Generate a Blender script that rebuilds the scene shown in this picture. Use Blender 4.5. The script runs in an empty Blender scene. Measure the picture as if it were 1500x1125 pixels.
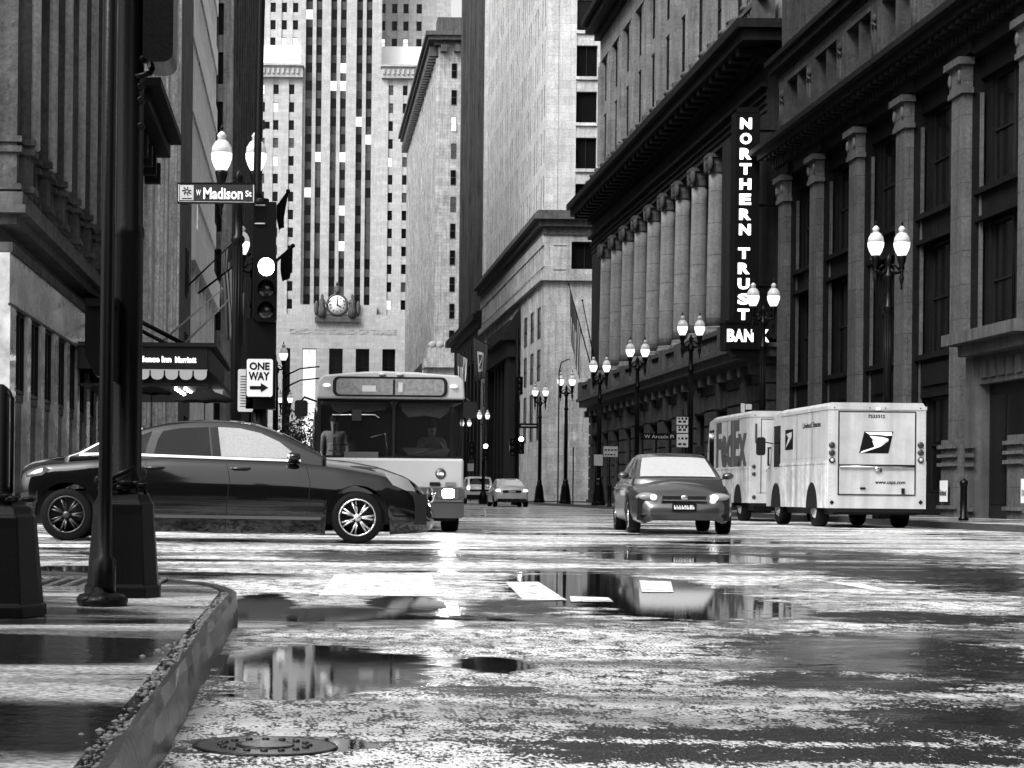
import bpy, bmesh, math, random
from math import sin, cos, pi, radians, sqrt
from mathutils import Vector, Matrix
random.seed(7)
scene = bpy.context.scene
# ---------------------------------------------------------------- camera
EYE, FOC, ROLL, PX, PY = 0.65, 2840.0, radians(0.6), 445.0, 720.0
cam_d = bpy.data.cameras.new("camera"); cam = bpy.data.objects.new("camera", cam_d)
scene.collection.objects.link(cam); scene.camera = cam
cam_d.sensor_width = 36; cam_d.lens = FOC/1500*36
cam_d.shift_x = (750-PX)/1500; cam_d.shift_y = (PY-562.5)/1500
cam_d.clip_start = 0.1; cam_d.clip_end = 3000
cam.matrix_world = Matrix.Translation((0, 0, EYE)) @ Matrix.Rotation(radians(90), 4, 'X') @ Matrix.Rotation(ROLL, 4, 'Z')
# ---------------------------------------------------------------- world, sun, exposure
SUN_EL, SUN_AZ = 46, 226      # azimuth clockwise from +Y (street direction)
world = bpy.data.worlds.new("World"); scene.world = world; world.use_nodes = True
nt = world.node_tree; nt.nodes.clear()
sky = nt.nodes.new('ShaderNodeTexSky'); sky.sky_type = 'NISHITA'; sky.sun_disc = False
sky.sun_elevation = radians(SUN_EL); sky.sun_rotation = radians(SUN_AZ)
sky.air_density = 1.0; sky.dust_density = 6.0; sky.ozone_density = 1.0
bw = nt.nodes.new('ShaderNodeRGBToBW'); bg = nt.nodes.new('ShaderNodeBackground'); wo = nt.nodes.new('ShaderNodeOutputWorld')
bg.inputs['Strength'].default_value = 0.15
nt.links.new(sky.outputs[0], bw.inputs[0]); nt.links.new(bw.outputs[0], bg.inputs[0]); nt.links.new(bg.outputs[0], wo.inputs[0])
sd = bpy.data.lights.new("sun", 'SUN'); sun = bpy.data.objects.new("sun", sd); scene.collection.objects.link(sun)
sd.energy = 1.1; sd.angle = radians(22); sd.color = (1, 1, 1)
_d = Vector((sin(radians(SUN_AZ))*cos(radians(SUN_EL)), cos(radians(SUN_AZ))*cos(radians(SUN_EL)), sin(radians(SUN_EL))))
sun.rotation_euler = _d.to_track_quat('Z', 'Y').to_euler(); sun.location = (0, 0, 80)
scene.view_settings.view_transform = 'Standard'; scene.view_settings.look = 'None'
scene.view_settings.gamma = 1.0; scene.view_settings.exposure = 1.38
scene.view_settings.use_curve_mapping = False
try:
    scene.cycles.max_bounces = 6; scene.cycles.diffuse_bounces = 3; scene.cycles.glossy_bounces = 3
    scene.cycles.transmission_bounces = 4; scene.cycles.caustics_reflective = False; scene.cycles.caustics_refractive = False
except Exception: pass

def W(px, py, D):
    """point of the world seen at photo pixel (px,py) at street distance D"""
    dx, dy = px-PX, py-PY
    x = dx*cos(ROLL)+dy*sin(ROLL); y = -dx*sin(ROLL)+dy*cos(ROLL)
    return Vector((x*D/FOC, D, EYE-y*D/FOC))
def dist(px, X): return FOC*X/(px-PX)

# ---------------------------------------------------------------- materials (all neutral greys: the place is seen in black and white)
MATS = {}
def mat(name, v, rough=0.6, metal=0.0, bump=0.0, bscale=20.0, var=0.15, vscale=1.5, brick=None, spec=0.5, emit=0, coat=0.0,
        streak=0.0, ior=None, alpha=1.0, line=0.6, grain=0.0):
    if name in MATS: return MATS[name]
    m = bpy.data.materials.new(name); m.use_nodes = True; MATS[name] = m
    n = m.node_tree.nodes; l = m.node_tree.links; p = n['Principled BSDF']
    p.inputs['Roughness'].default_value = rough; p.inputs['Metallic'].default_value = metal
    p.inputs['Specular IOR Level'].default_value = spec; p.inputs['Coat Weight'].default_value = coat
    p.inputs['Coat Roughness'].default_value = 0.04
    if ior: p.inputs['IOR'].default_value = ior
    tc = n.new('ShaderNodeTexCoord')
    nz = n.new('ShaderNodeTexNoise'); nz.inputs['Scale'].default_value = vscale; nz.inputs['Detail'].default_value = 8; nz.inputs['Roughness'].default_value = 0.7
    l.new(tc.outputs['Object'], nz.inputs['Vector'])
    mr = n.new('ShaderNodeMapRange'); mr.inputs[1].default_value = 0.25; mr.inputs[2].default_value = 0.75
    mr.inputs[3].default_value = v*(1-var); mr.inputs[4].default_value = v*(1+var)
    l.new(nz.outputs[0], mr.inputs[0]); col = mr.outputs[0]
    if streak:
        mp = n.new('ShaderNodeMapping'); mp.inputs['Scale'].default_value = (1, 1, 0.06); l.new(tc.outputs['Object'], mp.inputs[0])
        n2 = n.new('ShaderNodeTexNoise'); n2.inputs['Scale'].default_value = 4.0; n2.inputs['Detail'].default_value = 6; l.new(mp.outputs[0], n2.inputs['Vector'])
        m2 = n.new('ShaderNodeMapRange'); m2.inputs[1].default_value = 0.35; m2.inputs[2].default_value = 0.65
        m2.inputs[3].default_value = 1-streak; m2.inputs[4].default_value = 1.0; l.new(n2.outputs[0], m2.inputs[0])
        mm = n.new('ShaderNodeMath'); mm.operation = 'MULTIPLY'; l.new(col, mm.inputs[0]); l.new(m2.outputs[0], mm.inputs[1]); col = mm.outputs[0]
    if grain:
        ng = n.new('ShaderNodeTexNoise'); ng.inputs['Scale'].default_value = 9; ng.inputs['Detail'].default_value = 7; ng.inputs['Roughness'].default_value = .85; l.new(tc.outputs['Object'], ng.inputs['Vector'])
        m3 = n.new('ShaderNodeMapRange'); m3.inputs[1].default_value = 0.35; m3.inputs[2].default_value = 0.65; m3.inputs[3].default_value = 1-grain; m3.inputs[4].default_value = 1+grain; l.new(ng.outputs[0], m3.inputs[0])
        mm = n.new('ShaderNodeMath'); mm.operation = 'MULTIPLY'; l.new(col, mm.inputs[0]); l.new(m3.outputs[0], mm.inputs[1]); col = mm.outputs[0]
    if brick:
        sx = n.new('ShaderNodeSeparateXYZ'); l.new(tc.outputs['Object'], sx.inputs[0])
        ad = n.new('ShaderNodeMath'); ad.operation = 'ADD'; l.new(sx.outputs[0], ad.inputs[0]); l.new(sx.outputs[1], ad.inputs[1])
        cb = n.new('ShaderNodeCombineXYZ'); l.new(ad.outputs[0], cb.inputs[0]); l.new(sx.outputs[2], cb.inputs[1])
        br = n.new('ShaderNodeTexBrick'); l.new(cb.outputs[0], br.inputs['Vector']); br.inputs['Scale'].default_value = 1.0
        br.inputs['Brick Width'].default_value = brick[0]; br.inputs['Row Height'].default_value = brick[1]
        br.inputs['Mortar Size'].default_value = brick[2]; br.inputs['Mortar Smooth'].default_value = 0.3
        br.inputs['Color1'].default_value = (1, 1, 1, 1); br.inputs['Color2'].default_value = (.82, .82, .82, 1)
        br.inputs['Mortar'].default_value = (line, line, line, 1)
        mm = n.new('ShaderNodeMath'); mm.operation = 'MULTIPLY'; l.new(col, mm.inputs[0]); l.new(br.outputs['Color'], mm.inputs[1]); col = mm.outputs[0]
    l.new(col, p.inputs['Base Color'])
    if bump:
        nb = n.new('ShaderNodeTexNoise'); nb.inputs['Scale'].default_value = bscale; nb.inputs['Detail'].default_value = 6
        l.new(tc.outputs['Object'], nb.inputs['Vector'])
        bp = n.new('ShaderNodeBump'); bp.inputs['Strength'].default_value = bump; bp.inputs['Distance'].default_value = 0.25/bscale
        l.new(nb.outputs[0], bp.inputs['Height']); l.new(bp.outputs[0], p.inputs['Normal'])
    if emit:
        p.inputs['Emission Color'].default_value = (1, 1, 1, 1); p.inputs['Emission Strength'].default_value = emit
    if alpha < 1: p.inputs['Alpha'].default_value = alpha
    return m
def M_stone(name, v, **k):
    d = dict(rough=0.75, bump=0.5, bscale=6, var=0.3, vscale=0.8, brick=(1.3, 0.55, 0.012), streak=0.35, spec=.08, grain=.35); d.update(k); return mat(name, v, **d)
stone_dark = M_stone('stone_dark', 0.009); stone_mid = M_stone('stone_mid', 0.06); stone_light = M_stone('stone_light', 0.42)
stone_pale = M_stone('stone_pale', 0.38, brick=(1.6, 0.7, 0.01), var=0.12, streak=0.15)
stone_plain = M_stone('stone_plain', 0.34, brick=None); stone_soot = M_stone('stone_soot', 0.055, brick=None, streak=0.5)
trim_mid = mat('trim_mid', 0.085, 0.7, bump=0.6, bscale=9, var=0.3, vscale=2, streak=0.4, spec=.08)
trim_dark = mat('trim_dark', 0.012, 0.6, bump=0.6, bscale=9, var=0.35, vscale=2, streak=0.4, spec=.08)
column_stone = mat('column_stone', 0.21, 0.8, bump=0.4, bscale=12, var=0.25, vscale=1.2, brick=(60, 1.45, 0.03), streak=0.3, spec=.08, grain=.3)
marble = mat('polished_marble', 0.34, 0.22, bump=0.1, bscale=2, var=0.65, vscale=1.4, coat=0.4)
iron = mat('black_iron', 0.003, 0.3, bump=0.25, bscale=60, var=0.3, spec=0.12)
iron_rough = mat('painted_iron', 0.003, 0.35, bump=0.35, bscale=80, spec=0.12)
glass_dark = mat('window_glass', 0.005, 0.12, bump=0.03, bscale=0.7, spec=0.12)
glass_soft = mat('window_glass_blind', 0.05, 0.25, var=0.5, vscale=3)
glass_lit = mat('window_glass_lit', 0.35, 0.3, emit=.4, var=.6, vscale=1.3)
frame_dark = mat('frame_dark', 0.008, 0.5, spec=.2)
rain_sky_glass = mat('rain_sky_glass', 0.36, 0.12, spec=1.0, ior=2.5, bump=.2, bscale=120, var=.1, vscale=9)  # pale base colour stands in for reflected sky; raindrops are the bump
beaded_glass = mat('beaded_glass', 0.22, 0.15, spec=.8, bump=.4, bscale=150, var=.35, vscale=60)
frame_mid = mat('frame_mid', 0.04, 0.5, var=0.3)
spandrel = mat('spandrel_metal', 0.03, 0.6, var=0.7, vscale=0.9, bump=0.4, bscale=3)
white_paint = mat('white_paint', 0.62, 0.35, var=0.08, vscale=3, streak=0.12)
white_sign = mat('white_sign', 0.7, 0.4, var=0.05)
black_sign = mat('black_sign', 0.004, 0.5, spec=.1)
sign_green = mat('sign_dark_face', 0.025, 0.5, var=0.1, spec=.1)
grey_sign = mat('sign_grey_face', 0.35, 0.5, var=0.15, vscale=8)
letter_lit = mat('lit_letters', 0.8, 0.4, emit=0.8)
globe_glass = mat('globe_glass', 0.35, 0.12, emit=0.08)
globe_lit = mat('globe_core', 0.8, 0.3, emit=0.55, var=.25, vscale=9)
lamp_on = mat('lamp_on', 0.9, 0.3, emit=9.0)
lamp_hot = mat('headlamp_on', 0.9, 0.3, emit=60.0)
lamp_dim = mat('lamp_dim', 0.5, 0.15, emit=0.5)
rubber = mat('rubber', 0.004, 0.7, spec=.1, bump=0.2, bscale=60)
skirt_metal = mat('skirt_metal', 0.72, 0.25, metal=0.25, bump=0.5, bscale=4, streak=.45, var=.35, vscale=3)  # bright reflections put into a pale, streaky base colour
chrome = mat('chrome', 0.6, 0.12, metal=1.0, var=0.1)
alu = mat('polished_aluminium', 0.6, 0.22, metal=0.9, bump=0.8, bscale=3.5, var=0.3, vscale=4)
black_paint = mat('black_car_paint', 0.003, 0.10, spec=0.2, coat=0.8, var=0.2)
black_paint.node_tree.nodes['Principled BSDF'].inputs['Coat IOR'].default_value = 1.5
silver_paint = mat('silver_car_paint', 0.03, 0.3, metal=0.35, coat=.8, var=0.08)
pale_paint = mat('pale_car_paint', 0.5, 0.3, coat=1.0, var=0.06)
car_glass = mat('car_glass', 0.003, 0.05, spec=.2)
wet_glass = mat('wet_car_glass', 0.05, 0.16, spec=1.0, ior=4.0, bump=0.25, bscale=120)
dark_trim = mat('dark_trim', 0.005, 0.5, spec=.2)
cloth_dark = mat('dark_cloth', 0.006, 0.9, spec=.05, bump=0.3, bscale=40)
cloth_mid = mat('grey_cloth', 0.25, 0.9, bump=0.3, bscale=40)
skin = mat('skin', 0.35, 0.6)
hair = mat('hair', 0.02, 0.7)
leaf = mat('leaves', 0.04, 0.8, var=0.5, vscale=6, spec=.1)
bark = mat('bark', 0.05, 0.9, bump=0.8)

# ---------------------------------------------------------------- helpers
def link(o, parent=None):
    scene.collection.objects.link(o)
    if parent is not None:
        o.parent = parent; o.matrix_parent_inverse = parent.matrix_basis.inverted() if parent.parent is None else (parent.parent.matrix_basis @ parent.matrix_parent_inverse @ parent.matrix_basis).inverted()
    return o
def tag(o, label=None, cat=None, group=None, kind=None):
    if label: o['label'] = label
    if cat: o['category'] = cat
    if group: o['group'] = group
    if kind: o['kind'] = kind
    return o
def thing(name, label, cat, loc=(0, 0, 0), group=None):
    o = bpy.data.objects.new(name, None); o.location = loc; o.empty_display_size = 0.3
    scene.collection.objects.link(o); return tag(o, label, cat, group)
def dup(o, parent=None):
    c = o.copy(); scene.collection.objects.link(c)
    if parent is not None: c.parent = parent
    for ch in list(o.children): dup(ch, c)
    return c
def place(root, loc, rz=0.0, label=None, group=None):
    root.location = loc; root.rotation_euler = (0, 0, rz)
    if label: root['label'] = label
    if group: root['group'] = group
    return root

class MB:
    def __init__(s): s.v = []; s.f = []; s.m = []; s.s = []
    def add(s, vs, fs, m=0, smooth=False):
        b = len(s.v); s.v += [tuple(p) for p in vs]
        for f in fs: s.f.append([i+b for i in f]); s.m.append(m); s.s.append(smooth)
        return s
    def box(s, x0, x1, y0, y1, z0, z1, m=0):
        if x0 > x1: x0, x1 = x1, x0
        if y0 > y1: y0, y1 = y1, y0
        if z0 > z1: z0, z1 = z1, z0
        return s.add([(x0,y0,z0),(x1,y0,z0),(x1,y1,z0),(x0,y1,z0),(x0,y0,z1),(x1,y0,z1),(x1,y1,z1),(x0,y1,z1)],
                     [(0,3,2,1),(4,5,6,7),(0,1,5,4),(1,2,6,5),(2,3,7,6),(3,0,4,7)], m)
    def prism(s, pts, h0, h1, ax='y', m=0, smooth=False):
        """closed outline pts (a,b) extruded along axis ax from h0 to h1"""
        n = len(pts)
        def P(a, b, h): return {'y': (a, h, b), 'x': (h, a, b), 'z': (a, b, h)}[ax]
        vs = [P(a, b, h0) for a, b in pts]+[P(a, b, h1) for a, b in pts]
        fs = [tuple(range(n))[::-1], tuple(range(n, 2*n))]+[(i, (i+1) % n, n+(i+1) % n, n+i) for i in range(n)]
        return s.add(vs, fs, m, smooth)
    def lathe(s, prof, c=(0,0,0), seg=16, m=0, ax='z', smooth=True, cap=True):
        vs = []; fs = []; n = len(prof)
        for i in range(seg):
            a = 2*pi*i/seg
            for r, h in prof:
                p = (r*cos(a), r*sin(a), h)
                if ax == 'y': p = (p[0], p[2], p[1])
                if ax == 'x': p = (p[2], p[0], p[1])
                vs.append((c[0]+p[0], c[1]+p[1], c[2]+p[2]))
        for i in range(seg):
            j = (i+1) % seg
            for k in range(n-1): fs.append((i*n+k, j*n+k, j*n+k+1, i*n+k+1))
        if cap: fs.append(tuple(i*n for i in range(seg))[::-1]); fs.append(tuple(i*n+n-1 for i in range(seg)))
        return s.add(vs, fs, m, smooth)
    def tube(s, path, r, seg=8, m=0):
        path = [Vector(p) for p in path]; vs = []; fs = []; n = len(path)
        rr = r if isinstance(r, (list, tuple)) else [r]*n
        for i, p in enumerate(path):
            d = (path[min(i+1, n-1)]-path[max(i-1, 0)]).normalized()
            u = d.orthogonal().normalized() if abs(d.z) < 0.9 else Vector((1, 0, 0)).cross(d).normalized()
            u = (Vector((0, 0, 1)).cross(d).normalized() if abs(d.z) < 0.99 else Vector((1, 0, 0)))
            w = d.cross(u).normalized()
            for k in range(seg):
                a = 2*pi*k/seg; vs.append(p+(u*cos(a)+w*sin(a))*rr[i])
        for i in range(n-1):
            for k in range(seg):
                j = (k+1) % seg; fs.append((i*seg+k, i*seg+j, (i+1)*seg+j, (i+1)*seg+k))
        fs.append(tuple(range(seg))[::-1]); fs.append(tuple(range((n-1)*seg, n*seg)))
        return s.add(vs, fs, m, True)
    def ball(s, c, rx, ry, rz, seg=14, rings=8, m=0, smooth=True):
        prof = [(max(sin(pi*i/rings), 0.001), -cos(pi*i/rings)) for i in range(rings+1)]
        t = MB(); t.lathe(prof, seg=seg); vs = [(c[0]+x*rx, c[1]+y*ry, c[2]+z*rz) for x, y, z in t.v]
        return s.add(vs, t.f, m, smooth)
    def mesh(s, name, mats):
        me = bpy.data.meshes.new(name); me.from_pydata(s.v, [], s.f)
        for mm in (mats if isinstance(mats, (list, tuple)) else [mats]): me.materials.append(mm)
        me.polygons.foreach_set('material_index', s.m); me.polygons.foreach_set('use_smooth', s.s)
        bm = bmesh.new(); bm.from_mesh(me); bmesh.ops.recalc_face_normals(bm, faces=bm.faces); bm.to_mesh(me); bm.free()
        me.update(); return me
    def build(s, name, mats, parent=None):
        o = bpy.data.objects.new(name, s.mesh(name, mats)); return link(o, parent)
def bevel(o, w=0.02, seg=2, ang=40):
    b = o.modifiers.new('bevel', 'BEVEL'); b.width = w; b.segments = seg; b.limit_method = 'ANGLE'; b.angle_limit = radians(ang); return o

class Face:
    """an upright wall plane: kind 'R' faces the street from the right (-X), 'L' from the left (+X), 'N' faces the camera (-Y)"""
    def __init__(s, kind, c): s.k = kind; s.c = c
    def box(s, mb, a0, a1, z0, z1, n0, n1, m=0):
        if s.k == 'R': mb.box(s.c-n1, s.c-n0, a0, a1, z0, z1, m)
        elif s.k == 'L': mb.box(s.c+n0, s.c+n1, a0, a1, z0, z1, m)
        else: mb.box(a0+.003, a1+.003, s.c-n1-.003, s.c-n0-.003, z0-.004, z1+.004, m)
    def P(s, a, z, n):
        return {'R': (s.c-n, a, z), 'L': (s.c+n, a, z), 'N': (a, s.c-n, z)}[s.k]

WIN_CACHE = {}
def win_mb(kind, w, h, style, lit, mb=None, o=(0, 0, 0)):
    mb = mb or MB(); f = Face(kind, 0)
    t = MB()
    f.box(t, -w/2, w/2, 0, h, -0.04, 0.0, 0)
    fw = 0.05 if w < 1.6 else 0.08
    if style != 'bare':
        f.box(t, -w/2, -w/2+fw, 0, h, 0.002, 0.05, 1); f.box(t, w/2-fw, w/2, 0, h, 0.002, 0.05, 1)
        f.box(t, -w/2+fw, w/2-fw, 0, fw, 0.002, 0.05, 1); f.box(t, -w/2+fw, w/2-fw, h-fw, h, 0.002, 0.05, 1)
    if style in ('sash', 'grid', 'tall'): f.box(t, -w/2+fw, w/2-fw, h*0.5-0.03, h*0.5+0.03, 0.003, 0.06, 1)
    if style in ('grid', 'mull', 'tall'): f.box(t, -0.03, 0.03, fw, h-fw, 0.004, 0.07, 1)
    if style == 'tall':
        for k in (0.17, 0.34, 0.67, 0.84): f.box(t, -w/2+fw, w/2-fw, h*k-0.02, h*k+0.02, 0.003, 0.05, 1)
    if style == 'sill': f.box(t, -w/2-0.1, w/2+0.1, -0.18, -0.003, -0.04, 0.14, 2)
    if style == 'sash' and lit == 2: f.box(t, -w/2+fw, w/2-fw, h*0.5+.03, h-fw, 0.001, 0.012, 3)
    mb.add([(x+o[0], y+o[1], z+o[2]) for x, y, z in t.v], t.f)
    mb.m[-len(t.m):] = t.m
    return mb
class Building:
    def __init__(s, name, label, cat='building', loc=(0, 0, 0), group=None):
        s.root = thing(name, label, cat, loc, group); s.wins = []; s.frame = frame_dark
    def part(s, name, mb, mats): return mb.build(name, mats, s.root)
    def window(s, face, a, z, w, h, n=-0.3, style='sash', lit=0):
        s.wins.append((face.k, face.P(a, z, n), round(w, 3), round(h, 3), style, lit))
    def mats(s, lit): return [[glass_dark, glass_lit, glass_soft][lit], s.frame, trim_mid, glass_soft]
    def finish(s, maxn=96):
        s.wins.sort(key=lambda q: -(q[2]*q[3])/max(q[1][1], 5)**2)
        for k, p, w, h, st, lit in s.wins[:maxn]:
            key = (k, w, h, st, lit, s.frame.name)
            if key not in WIN_CACHE: WIN_CACHE[key] = win_mb(k, w, h, st, lit).mesh('window', s.mats(lit))
            o = bpy.data.objects.new('window', WIN_CACHE[key]); o.location = p; link(o, s.root)
        rest = s.wins[maxn:]
        if rest:
            mb = MB()
            for k, p, w, h, st, lit in rest:
                b = len(mb.m); win_mb(k, w, h, st, lit, mb, p)
                if lit:
                    for i in range(b, len(mb.m)):
                        if mb.m[i] == 0: mb.m[i] = 3+lit
            o = mb.build('windows', [glass_dark, s.frame, trim_mid, glass_soft, glass_lit, glass_soft], s.root); o['kind'] = 'stuff'
        return s

def text_mb(body, bold=0.0, depth=0.02):
    c = bpy.data.curves.new('t', 'FONT'); c.body = body; c.size = 1; c.extrude = depth; c.offset = bold; c.resolution_u = 3
    o = bpy.data.objects.new('t', c); scene.collection.objects.link(o)
    me = bpy.data.meshes.new_from_object(o.evaluated_get(bpy.context.evaluated_depsgraph_get()))
    vs = [tuple(v.co) for v in me.vertices]; fs = [tuple(p.vertices) for p in me.polygons]
    bpy.data.objects.remove(o); bpy.data.meshes.remove(me); return vs, fs
def text(name, body, m, c, w, h, parent, facing='N', bold=0.0, depth=0.02):
    """lettering of width w and height h centred on c; facing 'N' reads towards the camera, 'W' reads towards -X"""
    vs, fs = text_mb(body, bold)
    x0 = min(v[0] for v in vs); x1 = max(v[0] for v in vs); y0 = min(v[1] for v in vs); y1 = max(v[1] for v in vs)
    out = []
    for x, y, z in vs:
        a = ((x-x0)/(x1-x0)-0.5)*w; b = ((y-y0)/(y1-y0)-0.5)*h; d = -depth if z > 0 else 0
        out.append((c[0]+a, c[1]+d, c[2]+b) if facing == 'N' else (c[0]+d, c[1]-a, c[2]+b) if facing == 'W' else (c[0]-a, c[1]-d, c[2]+b))
    return MB().add(out, fs).build(name, m, parent)

def person(label, loc, rz, joints=None, coat=None, trousers=None, scale=1.0, group=None, seated=False, arm='down'):
    """one continuous skinned body with head, feet and hands"""
    r = thing('person', label, 'person', (0, 0, 0), group)
    hz = 0.50 if seated else 0.92
    J = {'pel': (0, 0, hz), 'wai': (0, 0, hz+.18), 'che': (0, .01, hz+.38), 'nek': (0, .0, hz+.56), 'hea': (0, .02, hz+.66), 'crn': (0, .02, hz+.80)}
    R = {'pel': .14, 'wai': .125, 'che': .15, 'nek': .055, 'hea': .09, 'crn': .08}
    E = [('pel', 'wai'), ('wai', 'che'), ('che', 'nek'), ('nek', 'hea'), ('hea', 'crn')]
    for sd_, s in (('l', -1), ('r', 1)):
        J['hip'+sd_] = (s*.10, 0, hz-.04)
        if seated:
            J['kne'+sd_] = (s*.12, .42, hz); J['ank'+sd_] = (s*.12, .48, .09); J['toe'+sd_] = (s*.12, .64, .05)
        else:
            J['kne'+sd_] = (s*.10, .05+.08*s, .49); J['ank'+sd_] = (s*.10, -.02+.16*s, .09); J['toe'+sd_] = (s*.11, .14+.16*s, .04)
        J['sho'+sd_] = (s*.19, 0, hz+.50)
        if arm == 'up' and s > 0: J['elb'+sd_] = (s*.22, .14, hz+.32); J['wri'+sd_] = (s*.13, .26, hz+.48); J['han'+sd_] = (s*.11, .27, hz+.56)
        elif arm == 'wheel': J['elb'+sd_] = (s*.24, .16, hz+.26); J['wri'+sd_] = (s*.16, .38, hz+.36); J['han'+sd_] = (s*.14, .46, hz+.40)
        else: J['elb'+sd_] = (s*.25, -.02, hz+.24); J['wri'+sd_] = (s*.25, .07, hz+.02); J['han'+sd_] = (s*.25, .10, hz-.06)
        R.update({'hip'+sd_: .10, 'kne'+sd_: .062, 'ank'+sd_: .045, 'toe'+sd_: .04, 'sho'+sd_: .07, 'elb'+sd_: .05, 'wri'+sd_: .034, 'han'+sd_: .034})
        E += [('pel', 'hip'+sd_), ('hip'+sd_, 'kne'+sd_), ('kne'+sd_, 'ank'+sd_), ('ank'+sd_, 'toe'+sd_), ('che', 'sho'+sd_), ('sho'+sd_, 'elb'+sd_), ('elb'+sd_, 'wri'+sd_), ('wri'+sd_, 'han'+sd_)]
        hx, hy, hh = J['han'+sd_]; wx, wy, wz = J['wri'+sd_]; d = Vector((hx-wx, hy-wy, hh-wz)).normalized()
        for k in range(5):
            nm = 'f%d%s' % (k, sd_); off = (k-2)*.016 if k < 4 else 0
            L = (.07, .085, .08, .065, .05)[k]
            q = Vector((hx, hy, hh))+Vector((off*.6, off, 0))+d*L+(Vector((-s*.03, 0, .02)) if k == 4 else Vector((-s*.012, 0, 0)))
            J[nm] = tuple(q); R[nm] = .009; E.append(('han'+sd_, nm))
    keys = list(J); idx = {k: i for i, k in enumerate(keys)}
    me = bpy.data.meshes.new('body'); me.from_pydata([J[k] for k in keys], [(idx[a], idx[b]) for a, b in E], [])
    o = bpy.data.objects.new('body', me); scene.collection.objects.link(o)
    sm = o.modifiers.new('skin', 'SKIN'); sm.use_smooth_shade = True
    for k in keys: me.skin_vertices[0].data[idx[k]].radius = (R[k]*(1.15 if k in ('pel', 'che', 'wai') else 1), R[k]*(.8 if k in ('pel', 'che', 'wai') else 1))
    me.skin_vertices[0].data[idx['pel']].use_root = True
    ss = o.modifiers.new('sub', 'SUBSURF'); ss.levels = 1; ss.render_levels = 1
    m2 = bpy.data.meshes.new_from_object(o.evaluated_get(bpy.context.evaluated_depsgraph_get()))
    bpy.data.objects.remove(o)
    for mm in (coat or cloth_dark, trousers or cloth_dark, skin): m2.materials.append(mm)
    for p in m2.polygons:
        z = p.center.z; p.material_index = 2 if (z > hz+.56) else (1 if z < hz else 0)
        if (Vector(p.center)-Vector(J['hanl'])).length < .13 or (Vector(p.center)-Vector(J['hanr'])).length < .13: p.material_index = 2
    o = bpy.data.objects.new('body', m2); link(o, r)
    hb = MB(); hb.ball((0, .0, hz+.76), .095, .115, .10); hb.ball((0, -.05, hz+.70), .09, .07, .10); hb.build('hair', hair, r)
    fb = MB(); fb.ball((0, .125, hz+.68), .014, .025, .022)
    fb.ball((-.035, .105, hz+.715), .014, .01, .009, m=1); fb.ball((.035, .105, hz+.715), .014, .01, .009, m=1)
    fb.ball((0, .113, hz+.635), .026, .008, .007, m=1); fb.build('face', [skin, hair], r)
    r.scale = (scale,)*3; r.location = loc; r.rotation_euler = (0, 0, rz); return r
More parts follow.
